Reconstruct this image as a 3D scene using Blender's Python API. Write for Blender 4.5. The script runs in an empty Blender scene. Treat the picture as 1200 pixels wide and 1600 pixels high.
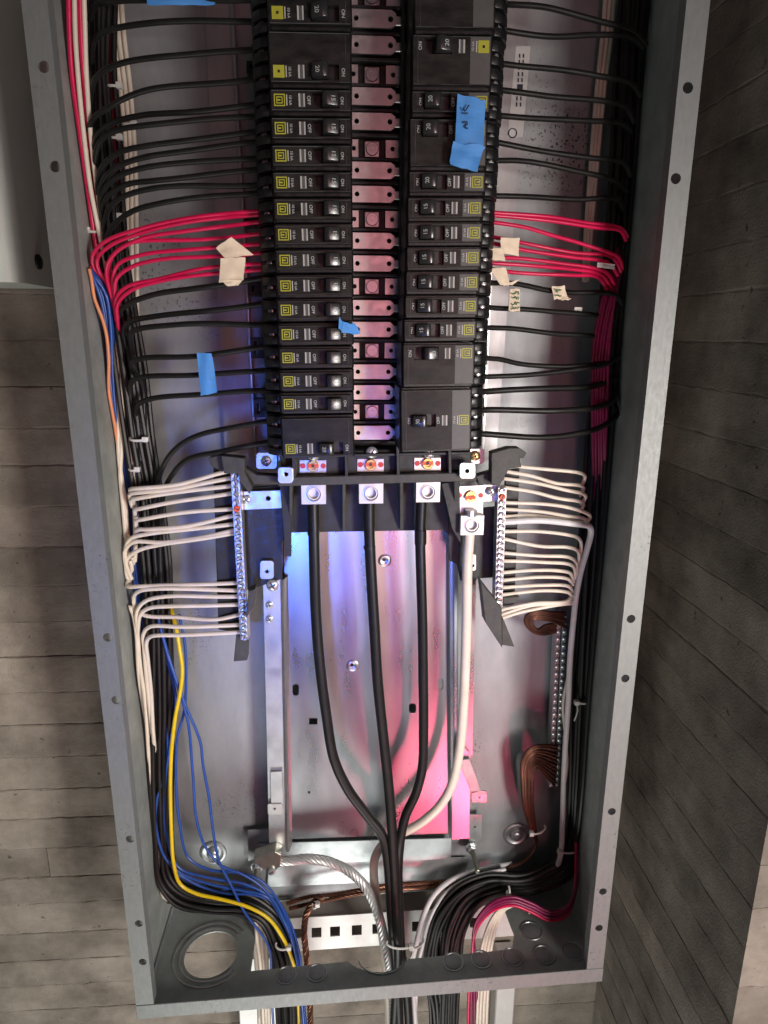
import bpy, bmesh, math, random
from mathutils import Vector, Matrix
random.seed(7)
MM = 0.001
scene = bpy.context.scene

# ------------------------------------------------------------------ camera
# world axes: X right, Y into the wall, Z up, millimetres. Enclosure flange lies in Y = 0, its lower edge near Z = 0.
F = 1049.0
AX = Vector((0.9979133, -0.0117319, 0.0634930))      # world X, Y, Z seen in camera axes (right, down, forward)
AY = Vector((-0.0643849, -0.2547801, 0.9648532))
AZ = Vector((0.0048572, -0.9669278, -0.2550038))
CAM = Vector((-29.546, -573.441, 703.2))
cd = bpy.data.cameras.new('camera'); cam = bpy.data.objects.new('camera', cd)
scene.collection.objects.link(cam); scene.camera = cam
right = Vector((AX.x, AY.x, AZ.x)); down = Vector((AX.y, AY.y, AZ.y)); fwd = Vector((AX.z, AY.z, AZ.z))
m = Matrix((right, -down, -fwd)).transposed().to_4x4(); m.translation = CAM * MM
cam.matrix_world = m
cd.sensor_fit = 'VERTICAL'; cd.sensor_height = 32.0; cd.lens = 32.0 * F / 1600.0
cd.clip_start = 0.01; cd.clip_end = 50

def ray(px, py):
    v = Vector((px - 600, py - 800, F))
    return Vector((AX.dot(v), AY.dot(v), AZ.dot(v)))
def P(px, py, Y):                                    # where the sight line through a photo pixel meets depth Y
    r = ray(px, py); return CAM + r * ((Y - CAM.y) / r.y)
def PZ(px, py, Z):
    r = ray(px, py); return CAM + r * ((Z - CAM.z) / r.z)
def PX(px, py, X):
    r = ray(px, py); return CAM + r * ((X - CAM.x) / r.x)

# ------------------------------------------------------------------ world and lamps
w = bpy.data.worlds.new('World'); scene.world = w; w.use_nodes = True
bg = w.node_tree.nodes['Background']; bg.inputs[0].default_value = (0.86, 0.90, 0.92, 1); bg.inputs[1].default_value = 0.042
def lamp(name, loc, target, size, power, col):
    l = bpy.data.lights.new(name, 'AREA'); l.shape = 'RECTANGLE'; l.size, l.size_y = size[0]*MM, size[1]*MM
    l.energy = power; l.color = col
    o = bpy.data.objects.new(name, l); scene.collection.objects.link(o); o.location = Vector(loc)*MM
    o.rotation_euler = (Vector(target) - Vector(loc)).to_track_quat('-Z', 'Y').to_euler()
    return o
def mirror_spot(px, py, Yp, Yl):                     # where a lamp stands that mirrors at this pixel of a plate in plane Yp
    p = P(px, py, Yp); d = p - CAM; d.y = -d.y; return p + d * ((Yl - Yp) / d.y)
k_ = lamp('work_light', (680, -1150, 400), (0, 100, 380), (260, 520), 3.5, (1.0, 0.93, 0.87)); k_.data.spread = math.radians(74)
lamp('floor_daylight', (-170, -700, -1020), (-230, 150, 20), (700, 350), 8.0, (0.97, 1.0, 0.95))
for nm, lc, tg, sz, pw, cl, sp in (  # added lamps, sources unseen, placed so their colours mirror in the metal
    ('blue_reflection_lamp', mirror_spot(425, 770, 118, -1000), P(490, 900, 118), (95, 200), 0.135, (0.07, 0.20, 1.0), 30),
    ('pink_reflection_lamp', mirror_spot(740, 1230, 118, -1000), P(690, 1180, 118), (90, 165), 0.095, (1.0, 0.10, 0.20), 36),
    ('rose_reflection_lamp', mirror_spot(640, 640, 118, -1100), P(600, 760, 118), (240, 1200), 0.26, (1.0, 0.34, 0.38), 60)):
    lamp(nm, lc, tg, sz, pw, cl).data.spread = math.radians(sp)
scene.view_settings.view_transform = 'Standard'; scene.view_settings.look = 'None'
scene.view_settings.exposure = 0.25; scene.view_settings.gamma = 1.0; scene.view_settings.use_curve_mapping = False

# ------------------------------------------------------------------ helpers
COL = scene.collection
class MB:                                            # collects geometry in world millimetres, builds ONE mesh object
    def __init__(s): s.v = []; s.f = []
    def add(s, vs, fs):
        n = len(s.v); s.v += [Vector(p) for p in vs]; s.f += [tuple(i + n for i in f) for f in fs]; return s
    def box(s, x0, x1, y0, y1, z0, z1):
        return s.add([(x,y,z) for x in (x0,x1) for y in (y0,y1) for z in (z0,z1)],
                     [(0,1,3,2),(4,6,7,5),(0,4,5,1),(2,3,7,6),(0,2,6,4),(1,5,7,3)])
    def prism(s, a, b):                              # two matching outlines, a in front
        n = len(a)
        return s.add(list(a) + list(b), [tuple(range(n-1,-1,-1)), tuple(range(n, 2*n))] + [(i, (i+1) % n, n+(i+1) % n, n+i) for i in range(n)])
    def tube(s, path, r, n=8, cap=True, flat=None):
        path = [Vector(p) for p in path]; rings = []; up = None
        for i, p in enumerate(path):
            t = (path[min(i+1, len(path)-1)] - path[max(i-1, 0)])
            t = t.normalized() if t.length > 1e-9 else Vector((0,0,1))
            if up is None: up = t.orthogonal().normalized()
            up = (up - t * up.dot(t)); up = up.normalized() if up.length > 1e-6 else t.orthogonal().normalized()
            sd = t.cross(up); rr = r[i] if isinstance(r, (list, tuple)) else r
            rings.append([p + (up*math.cos(2*math.pi*k/n) + sd*math.sin(2*math.pi*k/n))*rr for k in range(n)])
        vs = [q for g in rings for q in g]; fs = []
        for i in range(len(rings)-1):
            for k in range(n): fs.append((i*n+k, i*n+(k+1)%n, (i+1)*n+(k+1)%n, (i+1)*n+k))
        if cap: fs += [tuple(range(n-1,-1,-1)), tuple(range((len(rings)-1)*n, len(rings)*n))]
        return s.add(vs, fs)
    def cyl(s, c, axis, r0, r1, h, n=16):
        c = Vector(c); a = Vector(axis).normalized(); return s.tube([c, c + a*h], [r0, r1], n)
    def lathe(s, c, axis, prof, n=16, cap=True):               # prof: (radius, offset along axis)
        c = Vector(c); a = Vector(axis).normalized(); u = a.orthogonal().normalized(); v = a.cross(u); vs = []; fs = []
        for r, h in prof:
            vs += [c + a*h + (u*math.cos(2*math.pi*k/n) + v*math.sin(2*math.pi*k/n))*r for k in range(n)]
        for i in range(len(prof)-1):
            for k in range(n): fs.append((i*n+k, i*n+(k+1)%n, (i+1)*n+(k+1)%n, (i+1)*n+k))
        if cap: fs += [tuple(range(n-1,-1,-1)), tuple(range((len(prof)-1)*n, len(prof)*n))]
        return s.add(vs, fs)
    def sheet(s, outline, holes, thick):             # flat outline with holes (points in 3-D, one plane), given a thickness vector
        bm = bmesh.new(); thick = Vector(thick)
        loops = [outline] + holes
        es = []
        for lp in loops:
            vv = [bm.verts.new(Vector(p)) for p in lp]
            es += [bm.edges.new((vv[i], vv[(i+1) % len(vv)])) for i in range(len(vv))]
        bmesh.ops.triangle_fill(bm, use_beauty=True, use_dissolve=False, edges=es)
        bm.verts.index_update(); n = len(bm.verts); vs = [v.co.copy() for v in bm.verts]
        fs = [tuple(v.index for v in f.verts) for f in bm.faces]
        side = []
        for e in es:
            i, j = e.verts[0].index, e.verts[1].index; side.append((i, j, j+n, i+n))
        bm.free()
        return s.add(vs + [p + thick for p in vs], fs + [tuple(i+n for i in reversed(f)) for f in fs] + side)
    def mesh(s, name, mat, origin=Vector((0,0,0)), smooth=False, bevel=0, seg=1):
        me = bpy.data.meshes.new(name)
        me.from_pydata([((p - origin) * MM) for p in s.v], [], s.f); me.materials.append(mat)
        bm = bmesh.new(); bm.from_mesh(me); bmesh.ops.recalc_face_normals(bm, faces=bm.faces)
        if bevel:
            bmesh.ops.bevel(bm, geom=[e for e in bm.edges if len(e.link_faces) == 2 and e.calc_face_angle(0) > 0.5], offset=bevel*MM, segments=seg, affect='EDGES', profile=0.5, clamp_overlap=True)
        if smooth:
            for f in bm.faces: f.smooth = True
            for e in bm.edges:
                if len(e.link_faces) == 2 and e.calc_face_angle(0) > 0.7: e.smooth = False
        bm.to_mesh(me); bm.free(); return me
    def build(s, name, mat, parent=None, smooth=False, bevel=0, seg=1):
        if parent is not None: org = Vector(parent['_o'])
        else: org = sum(s.v, Vector()) / max(1, len(s.v))
        o = bpy.data.objects.new(name, s.mesh(name, mat, org, smooth, bevel, seg)); COL.objects.link(o)
        o['_o'] = tuple(org)
        if parent is not None: o.parent = parent
        else: o.location = org * MM
        return o
def tag(o, label, cat, group=None):
    o['label'] = label; o['category'] = cat
    if group: o['group'] = group
    return o
def thing(name, label, cat, loc, group=None, rot=0):
    o = bpy.data.objects.new(name, None); COL.objects.link(o); o.location = Vector(loc) * MM; o['_o'] = tuple(loc)
    o.empty_display_size = 0.01
    return tag(o, label, cat, group)
def circle(c, r, n=16, u=Vector((1,0,0)), v=Vector((0,0,1))):
    c = Vector(c); return [c + u*(r*math.cos(2*math.pi*k/n)) + v*(r*math.sin(2*math.pi*k/n)) for k in range(n)]
def quad(pts, Y): return [P(x, y, Y) for x, y in pts]
def slab(pts, Y, t, holes=()):                       # photo outline standing at depth Y, t mm thick, round holes (px, py, radius mm)
    mb = MB(); mb.sheet(quad(pts, Y), [circle(P(x, y, Y), r, 12) for x, y, r in holes], (0, t, 0)); return mb
def rect(x0, y0, x1, y1): return [(x0,y0),(x1,y0),(x1,y1),(x0,y1)]
def rrect(x0, y0, x1, y1, r):
    o = []
    for cx, cy, a0 in ((x1-r,y0+r,-90),(x1-r,y1-r,0),(x0+r,y1-r,90),(x0+r,y0+r,180)):
        for k in range(4):
            a = math.radians(a0 + 30*k); o.append((cx + r*math.cos(a), cy + r*math.sin(a)))
    return o
def spline(pts, step=6.0):
    pts = [Vector(p) for p in pts]; out = []
    for i in range(len(pts)-1):
        p0 = pts[i-1] if i else pts[0]*2 - pts[1]; p1, p2 = pts[i], pts[i+1]
        p3 = pts[i+2] if i+2 < len(pts) else pts[-1]*2 - pts[-2]
        t0, t1 = 0.0, max((p1-p0).length, 1e-4)**0.5; t2 = t1 + max((p2-p1).length, 1e-4)**0.5; t3 = t2 + max((p3-p2).length, 1e-4)**0.5
        n = max(2, int((p2-p1).length/step))
        for k in range(n):
            t = t1 + (t2-t1)*k/n
            a1 = p0*((t1-t)/(t1-t0)) + p1*((t-t0)/(t1-t0)); a2 = p1*((t2-t)/(t2-t1)) + p2*((t-t1)/(t2-t1)); a3 = p2*((t3-t)/(t3-t2)) + p3*((t-t2)/(t3-t2))
            b1 = a1*((t2-t)/(t2-t0)) + a2*((t-t0)/(t2-t0)); b2 = a2*((t3-t)/(t3-t1)) + a3*((t-t1)/(t3-t1))
            out.append(b1*((t2-t)/(t2-t1)) + b2*((t-t1)/(t2-t1)))
    out.append(pts[-1]); return out
ORD = ['first','second','third','fourth','fifth','sixth','seventh','eighth','ninth','tenth','eleventh','twelfth','thirteenth','fourteenth','fifteenth','sixteenth','seventeenth','eighteenth','nineteenth','twentieth']

# ------------------------------------------------------------------ materials
def mat(name, col, rough=0.5, metal=0.0, var=0.0, scale=60.0, stretch=(1,1,1), bump=0.0, bscale=300.0, rvar=0.0, spec=0.5, aniso=0.0, col2=None, coat=0.0, coord='pos'):
    m = bpy.data.materials.new(name); m.use_nodes = True; nt = m.node_tree; b = nt.nodes['Principled BSDF']
    b.inputs['Base Color'].default_value = (*col, 1); b.inputs['Roughness'].default_value = rough; b.inputs['Metallic'].default_value = metal
    b.inputs['Specular IOR Level'].default_value = spec; b.inputs['Coat Weight'].default_value = coat
    if aniso: b.inputs['Anisotropic'].default_value = aniso
    g = nt.nodes.new('ShaderNodeNewGeometry'); mp = nt.nodes.new('ShaderNodeMapping'); mp.inputs['Scale'].default_value = stretch
    nt.links.new(g.outputs['Position'], mp.inputs['Vector'])
    if var or col2:
        n = nt.nodes.new('ShaderNodeTexNoise'); n.inputs['Scale'].default_value = scale; n.inputs['Detail'].default_value = 6; n.inputs['Roughness'].default_value = 0.65
        nt.links.new(mp.outputs[0], n.inputs['Vector'])
        r = nt.nodes.new('ShaderNodeValToRGB'); c2 = col2 or tuple(min(1, c*(1+var)) for c in col); c1 = tuple(c*(1-var) for c in col)
        r.color_ramp.elements[0].position = 0.3; r.color_ramp.elements[1].position = 0.72
        r.color_ramp.elements[0].color = (*c1, 1); r.color_ramp.elements[1].color = (*c2, 1)
        nt.links.new(n.outputs['Fac'], r.inputs[0]); nt.links.new(r.outputs[0], b.inputs['Base Color'])
    if rvar:
        n2 = nt.nodes.new('ShaderNodeTexNoise'); n2.inputs['Scale'].default_value = scale*1.7; n2.inputs['Detail'].default_value = 5
        nt.links.new(mp.outputs[0], n2.inputs['Vector'])
        mr = nt.nodes.new('ShaderNodeMapRange'); mr.inputs['From Min'].default_value = 0.3; mr.inputs['From Max'].default_value = 0.7
        mr.inputs['To Min'].default_value = max(0.05, rough - rvar); mr.inputs['To Max'].default_value = min(1, rough + rvar)
        nt.links.new(n2.outputs['Fac'], mr.inputs['Value']); nt.links.new(mr.outputs[0], b.inputs['Roughness'])
    if bump:
        n3 = nt.nodes.new('ShaderNodeTexNoise'); n3.inputs['Scale'].default_value = bscale; n3.inputs['Detail'].default_value = 4
        nt.links.new(mp.outputs[0], n3.inputs['Vector'])
        bp = nt.nodes.new('ShaderNodeBump'); bp.inputs['Strength'].default_value = bump; bp.inputs['Distance'].default_value = 0.001
        nt.links.new(n3.outputs['Fac'], bp.inputs['Height']); nt.links.new(bp.outputs[0], b.inputs['Normal'])
    return m
def scuff(m, fine, t1, coarse, t2, col):                 # dark scuffs: fine specks kept to a few patches
    nt = m.node_tree; b = nt.nodes['Principled BSDF']; L = nt.links.new; g = nt.nodes.new('ShaderNodeNewGeometry')
    def step(sc, t, wd, det):
        n = nt.nodes.new('ShaderNodeTexNoise'); n.inputs['Scale'].default_value = sc; n.inputs['Detail'].default_value = det; L(g.outputs['Position'], n.inputs['Vector'])
        r = nt.nodes.new('ShaderNodeMapRange'); r.inputs['From Min'].default_value = t; r.inputs['From Max'].default_value = t + wd; L(n.outputs['Fac'], r.inputs['Value']); return r.outputs[0]
    a = step(fine, t1, 0.06, 4); c = step(coarse, t2, 0.2, 3)
    mu = nt.nodes.new('ShaderNodeMath'); mu.operation = 'MULTIPLY'; L(a, mu.inputs[0]); L(c, mu.inputs[1])
    mx = nt.nodes.new('ShaderNodeMixRGB'); src = b.inputs['Base Color'].links[0].from_socket; L(mu.outputs[0], mx.inputs[0]); L(src, mx.inputs[1]); mx.inputs[2].default_value = (*col, 1)
    L(mx.outputs[0], b.inputs['Base Color'])
M = {}
M['galv'] = mat('galvanised_steel', (0.50, 0.52, 0.53), 0.42, 0.85, 0.14, 40, (1,1,1), 0.06, 500, 0.08)
M['flange'] = mat('flange_steel', (0.215, 0.228, 0.226), 0.52, 0.25, 0.10, 240, (1,1,0.35), 0.05, 700, 0.04)
scuff(M['flange'], 300, 0.60, 14, 0.50, (0.07, 0.07, 0.07))
M['back'] = mat('back_steel', (0.33, 0.345, 0.355), 0.54, 0.55, 0.18, 25, (1,1,0.35), 0.05, 400, 0.08)
scuff(M['back'], 330, 0.585, 8, 0.53, (0.03, 0.028, 0.027))
M['sheet'] = mat('chassis_steel', (0.40, 0.39, 0.395), 0.5, 0.7, 0.2, 30, (1,1,0.4), 0.05, 400, 0.08)
M['bottom'] = mat('bottom_steel', (0.35, 0.38, 0.365), 0.5, 0.2, 0.2, 45, (1,1,1), 0.05, 400, 0.08)
M['pan'] = mat('pan_steel', (0.62, 0.64, 0.67), 0.29, 1.0, 0.07, 30, (1,1,0.3), 0.006, 500, 0.03)
M['tin'] = mat('tin_plate', (0.56, 0.54, 0.54), 0.36, 0.9, 0.10, 90, (1,1,1), 0.05, 600, 0.08)
M['lug'] = mat('lug_aluminium', (0.62, 0.60, 0.59), 0.45, 0.4, 0.06, 90, bump=0.05, bscale=900)
M['zinc'] = mat('zinc_screw', (0.62, 0.64, 0.66), 0.3, 0.75)
M['brass'] = mat('yellow_zinc', (0.62, 0.42, 0.16), 0.35, 0.9, 0.1)
M['black'] = mat('black_plastic', (0.009, 0.009, 0.010), 0.42, 0, 0.4, 120, bump=0.12, bscale=900, rvar=0.12)
M['black_dull'] = mat('black_insulator', (0.014, 0.014, 0.015), 0.55, 0, 0.4, 80, bump=0.1, bscale=700, rvar=0.1)
M['dusty'] = mat('dusty_black_plastic', (0.045, 0.044, 0.040), 0.6, 0, 0.35, 100, bump=0.15, bscale=600)
M['face'] = mat('breaker_face', (0.009, 0.009, 0.010), 0.40, 0, 0.35, 110, (0.4,1,1), 0.1, 800, 0.10, spec=0.2, col2=(0.030, 0.029, 0.027))
M['rim'] = mat('rim_edge_highlight', (0.035, 0.035, 0.034), 0.4, 0, 0.6, 90)  # lighter tone paints in the edge highlights of the breaker faces
M['facelab'] = mat('face_label_grey', (0.075, 0.075, 0.074), 0.5, 0, 0.1, 150)
M['handle'] = mat('breaker_handle', (0.02, 0.02, 0.021), 0.28, 0, 0.2, 200, rvar=0.05, spec=0.8)
M['grip'] = mat('handle_grip_grey', (0.30, 0.32, 0.31), 0.35, 0, 0.1, 200, spec=0.6)
M['yellow'] = mat('logo_yellow', (0.36, 0.36, 0.03), 0.5, 0, 0.08, 300)
M['white_ink'] = mat('white_ink', (0.36, 0.38, 0.38), 0.6)
M['window'] = mat('clear_window', (0.42, 0.42, 0.40), 0.15)
M['red_ink'] = mat('red_ink', (0.55, 0.03, 0.04), 0.5)
M['orange'] = mat('torque_paint', (0.75, 0.10, 0.03), 0.5)
M['wblack'] = mat('black_wire', (0.011, 0.0105, 0.010), 0.42, 0, 0.3, 90, bump=0.1, bscale=400, spec=0.32)
M['wred'] = mat('red_wire', (0.60, 0.006, 0.075), 0.36, 0, 0.12, 90)
M['wmag'] = mat('magenta_wire', (0.20, 0.005, 0.06), 0.38, 0, 0.12, 90)
M['wwhite'] = mat('white_wire', (0.74, 0.66, 0.555), 0.40, 0, 0.07, 70, bump=0.05, bscale=300)
M['wgrey'] = mat('grey_white_cable', (0.68, 0.67, 0.68), 0.42, 0, 0.08, 70)
M['wblue'] = mat('blue_wire', (0.02, 0.075, 0.34), 0.36, 0, 0.15, 90)
M['worange'] = mat('orange_wire', (0.72, 0.27, 0.12), 0.4, 0, 0.1, 90)
M['wyellow'] = mat('yellow_wire', (0.80, 0.56, 0.01), 0.35, 0, 0.08, 90)
M['copper'] = mat('bare_copper', (0.20, 0.095, 0.06), 0.42, 0.8, 0.35, 60)
M['copper_dark'] = mat('dull_copper', (0.10, 0.042, 0.028), 0.5, 0.7, 0.4, 60)
M['alu'] = mat('stranded_aluminium', (0.56, 0.57, 0.56), 0.45, 0.6, 0.1, 90)
M['stud'] = mat('threaded_stud', (0.50, 0.50, 0.42), 0.35, 0.9, 0.15, 200)
M['tape'] = mat('blue_tape', (0.06, 0.26, 0.66), 0.62, 0, 0.08, 90, (1,1,6), 0.25, 500)
M['paper'] = mat('paper_tape', (0.74, 0.62, 0.47), 0.7, 0, 0.1, 90, bump=0.25, bscale=250)
M['ink'] = mat('pen_ink', (0.01, 0.012, 0.03), 0.6)
M['green_ink'] = mat('green_ink', (0.02, 0.16, 0.06), 0.6)
M['tie'] = mat('nylon_tie', (0.68, 0.67, 0.64), 0.4)
M['sticker'] = mat('label_sticker', (0.55, 0.53, 0.52), 0.5, 0, 0.1, 60)
M['strut'] = mat('strut_paint', (0.66, 0.63, 0.61), 0.45, 0.3, 0.08, 60)
M['cabinet'] = mat('cabinet_enamel', (0.74, 0.80, 0.74), 0.30, 0, 0.04, 30, coat=0.3)
def concrete(name, c1, c2, stretch):
    m = bpy.data.materials.new(name); m.use_nodes = True; nt = m.node_tree; b = nt.nodes['Principled BSDF']; L = nt.links.new
    b.inputs['Roughness'].default_value = 0.88; b.inputs['Specular IOR Level'].default_value = 0.25
    g = nt.nodes.new('ShaderNodeNewGeometry'); mp = nt.nodes.new('ShaderNodeMapping'); mp.inputs['Scale'].default_value = stretch; L(g.outputs['Position'], mp.inputs[0])
    def noise(sc, det, vec):
        n = nt.nodes.new('ShaderNodeTexNoise'); n.inputs['Scale'].default_value = sc; n.inputs['Detail'].default_value = det; n.inputs['Roughness'].default_value = 0.62; L(vec, n.inputs['Vector']); return n.outputs['Fac']
    streak = noise(16, 10, mp.outputs[0]); blot = noise(13, 9, g.outputs['Position']); grain = noise(420, 3, g.outputs['Position']); pit = noise(95, 2, g.outputs['Position'])
    r = nt.nodes.new('ShaderNodeValToRGB'); r.color_ramp.elements[0].position = 0.30; r.color_ramp.elements[1].position = 0.70
    r.color_ramp.elements[0].color = (*c1, 1); r.color_ramp.elements[1].color = (*c2, 1)
    mx = nt.nodes.new('ShaderNodeMath'); mx.operation = 'MULTIPLY_ADD'; L(streak, mx.inputs[0]); mx.inputs[1].default_value = 0.32
    m2 = nt.nodes.new('ShaderNodeMath'); m2.operation = 'MULTIPLY'; L(blot, m2.inputs[0]); m2.inputs[1].default_value = 0.68; L(m2.outputs[0], mx.inputs[2]); L(mx.outputs[0], r.inputs[0])
    pr = nt.nodes.new('ShaderNodeValToRGB'); pr.color_ramp.elements[0].position = 0.24; pr.color_ramp.elements[1].position = 0.31
    pr.color_ramp.elements[0].color = (0.3,0.28,0.27,1); pr.color_ramp.elements[1].color = (1,1,1,1); L(pit, pr.inputs[0])
    oi = nt.nodes.new('ShaderNodeObjectInfo'); rr = nt.nodes.new('ShaderNodeMapRange'); rr.inputs['To Min'].default_value = 0.72; rr.inputs['To Max'].default_value = 1.12; L(oi.outputs['Random'], rr.inputs['Value'])
    mu = nt.nodes.new('ShaderNodeMixRGB'); mu.blend_type = 'MULTIPLY'; mu.inputs[0].default_value = 0.8; L(r.outputs[0], mu.inputs[1]); L(pr.outputs[0], mu.inputs[2])
    m3 = nt.nodes.new('ShaderNodeVectorMath'); m3.operation = 'SCALE'; L(mu.outputs[0], m3.inputs[0]); L(rr.outputs[0], m3.inputs['Scale']); L(m3.outputs[0], b.inputs['Base Color'])
    ad = nt.nodes.new('ShaderNodeMath'); ad.operation = 'MULTIPLY_ADD'; L(streak, ad.inputs[0]); ad.inputs[1].default_value = 2.0; L(grain, ad.inputs[2])
    bp = nt.nodes.new('ShaderNodeBump'); bp.inputs['Strength'].default_value = 0.8; bp.inputs['Distance'].default_value = 0.0011; L(ad.outputs[0], bp.inputs['Height']); L(bp.outputs[0], b.inputs['Normal'])
    return m
M['conc'] = concrete('board_formed_concrete', (0.125, 0.102, 0.082), (0.47, 0.41, 0.345), (0.55, 1, 1.4))
M['conc2'] = concrete('column_concrete', (0.085, 0.072, 0.06), (0.38, 0.335, 0.285), (1, 0.55, 1.4))

# ------------------------------------------------------------------ concrete wall and column
WY = 190.0; CXF = 340.0; CYF = -97.0
def struct(o): o['kind'] = 'structure'; return o
def board(name, parent, material, o, u, v, nrm, L, H, lift):
    # one board print: a strip L x H at o (lower corner) with ragged edges, standing `lift` proud of the joints
    mb = MB(); nx = max(6, int(L/13)); o = Vector(o); u = Vector(u); v = Vector(v); nrm = Vector(nrm); rows = []; groove = {0: random.uniform(-0.3, lift*0.8), 3: random.uniform(-0.3, lift*0.8)}
    for j, (t, dz) in enumerate(((0.0, 0.0), (1.8, lift), (H-1.8, lift), (H, 0.0))):
        row = []
        for i in range(nx+1):
            jit = random.uniform(-0.5, 0.5) if 0 < j else 0
            edge = random.gauss(0, 0.8)
            row.append(o + u*(L*i/nx) + v*(t + (edge if j in (1, 2) else 0)) + nrm*(dz + (jit*0.5 if j in (1, 2) else groove[j] + random.uniform(-0.35, 0.35))))
        rows.append(row)
    vs = [p for r in rows for p in r]; k = nx+1
    mb.add(vs, [(j*k+i, j*k+i+1, (j+1)*k+i+1, (j+1)*k+i) for j in range(3) for i in range(nx)])
    return mb.build(name, material, parent)
base = MB().box(-760, CXF+60, WY+3, WY+60, -420, 1250)
wall = struct(base.build('concrete_wall', M['conc']))
z = -400.0
while z < 1230:
    h = random.uniform(41, 49); x = -750.0; cut = False
    segs = [(-750, CXF+4)]
    if cut or abs(z - 5) < 25:
        c = random.uniform(-600, -290) if abs(z - 5) >= 25 else -420
        segs = [(-750, c-0.6), (c+0.6, CXF+4)]
    lift = random.uniform(0.4, 1.5)
    for a, b_ in segs:
        board('board_print', wall, M['conc'], (a, WY+1.5, z), (1,0,0), (0,0,1), (0,-1,0), b_-a, h, lift + random.uniform(-.5,.5))
    z += h + 0.05
colm = struct(MB().box(CXF+3, CXF+520, CYF+3, WY+2, -420, 1250).build('concrete_column', M['conc2']))
z = -400.0
while z < 1230:
    h = random.uniform(41, 49); lift = random.uniform(0.25, 0.8)
    board('board_print', colm, M['conc2'], (CXF+1.5, CYF+1.0, z), (0,1,0), (0,0,1), (-1,0,0), WY-CYF-2, h, lift)
    board('board_print', colm, M['conc2'], (CXF+1.0, CYF+1.5, z), (1,0,0), (0,0,1), (0,-1,0), 505, h, lift)
    z += h + 0.05

# neighbouring cabinet, upper left
cf = P(30, 441, 95); cz = cf.z; cx = cf.x
cab = thing('metal_cabinet', 'pale green enamelled cabinet cut off at the upper left corner', 'cabinet', (cx-200, 150, cz))
mb = MB(); o_ = []
for k in range(7):
    a = math.radians(90*k/6); o_.append((cx-16+16*math.sin(a), 95+16-16*math.cos(a)))
o_ += [(cx, WY-2), (cx-420, WY-2), (cx-420, 95)]
mb.prism([Vector((x, y, cz+420)) for x, y in o_], [Vector((x, y, cz)) for x, y in o_])
mb.build('shell', M['cabinet'], cab, smooth=True)
mb = MB(); mb.box(cx-400, cx-22, 84, 95, cz+14, cz+418); mb.build('door', M['cabinet'], cab, bevel=2.5, seg=3, smooth=True)
mb = MB(); mb.lathe((cx+0.2, 140, cz+22), (1,0,0), [(7,0),(7,2),(4,3.5)], 14); mb.build('knockout_plug', M['black'], cab, smooth=True)

# strut frame behind the enclosure
st = thing('strut_frame', 'pale painted strut frame with square slots behind the enclosure bottom', 'strut', P(590, 1480, 165))
def strut_run(pts, Y0, depth, name, holes):
    mb = MB(); mb.sheet(quad(pts, Y0), [quad(h, Y0) for h in holes], (0, 2, 0))
    o = mb.build(name, M['strut'], st, bevel=0.3)
    return o
hl = []
for x in (396, 421, 459, 488, 517, 551, 583, 645, 690, 735):
    y = 1464 - (x-396)*0.062
    hl.append([(x-1, y-8), (x+14, y-9), (x+14, y+6), (x-1, y+7)])
strut_run([(386,1440),(806,1412),(806,1462),(386,1492)], 152, 2, 'slotted_channel', hl)
mb = MB(); a = quad([(386,1440),(806,1412),(806,1416),(386,1444)], 154); mb.prism(a, [p + Vector((0,34,0)) for p in a]); mb.build('channel_flange', M['strut'], st)
mb = MB(); a = quad([(386,1488),(806,1459),(806,1462),(386,1492)], 154); mb.prism(a, [p + Vector((0,34,0)) for p in a]); mb.build('channel_flange', M['strut'], st)
for xa, xb in ((368, 428), (778, 808)):
    p0 = P(xa, 1500, 160); p1 = P(xb, 1500, 160)
    mb = MB(); mb.box(p0.x, p1.x, 158, 186, -380, P(xa, 1497, 160).z); mb.build('upright', M['strut'], st, bevel=1.5)

# ------------------------------------------------------------------ enclosure
D = 146.0; W = 254.0; FL = 18.5; ZT = 1010.0
tl = P(215, 1592, 0).z; tr = P(940, 1533, 0).z          # lower edge of the front, slightly out of level
def zb(x): return tl + (tr - tl)*(x + W)/(2*W)
enc = thing('panel_enclosure', 'long grey galvanised steel panel box, open at the front', 'enclosure', (0, D, 0))
def hole8(px, py, r=4.2): return circle(P(px, py, 0), r, 16)
lh = [(68,104),(86,260),(168,996),(181,1094),(203,1311),(217,1443),(223,1503)]
rh = [(1075,137),(1056,279),(986,967),(977,1060),(956,1268),(942,1393),(936,1450)]
V = Vector
mb = MB().sheet([V((-W,0,zb(-W)+FL)),V((-W+FL,0,zb(-W+FL)+FL)),V((-W+FL,0,ZT)),V((-W,0,ZT))], [hole8(*h) for h in lh], (0,1.6,0)); mb.build('flange', M['flange'], enc)
mb = MB().sheet([V((W-FL,0,zb(W-FL)+FL)),V((W,0,zb(W)+FL)),V((W,0,ZT)),V((W-FL,0,ZT))], [hole8(*h) for h in rh], (0,1.6,0)); mb.build('flange', M['flange'], enc)
mb = MB().sheet([V((-W-0.4,-0.6,zb(-W))),V((W+0.4,-0.6,zb(W))),V((W+0.4,-0.6,zb(W)+FL-0.4)),V((-W-0.4,-0.6,zb(-W)+FL-0.4))], [], (0,1.8,0)); mb.build('flange', M['flange'], enc, bevel=0.4)
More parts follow.
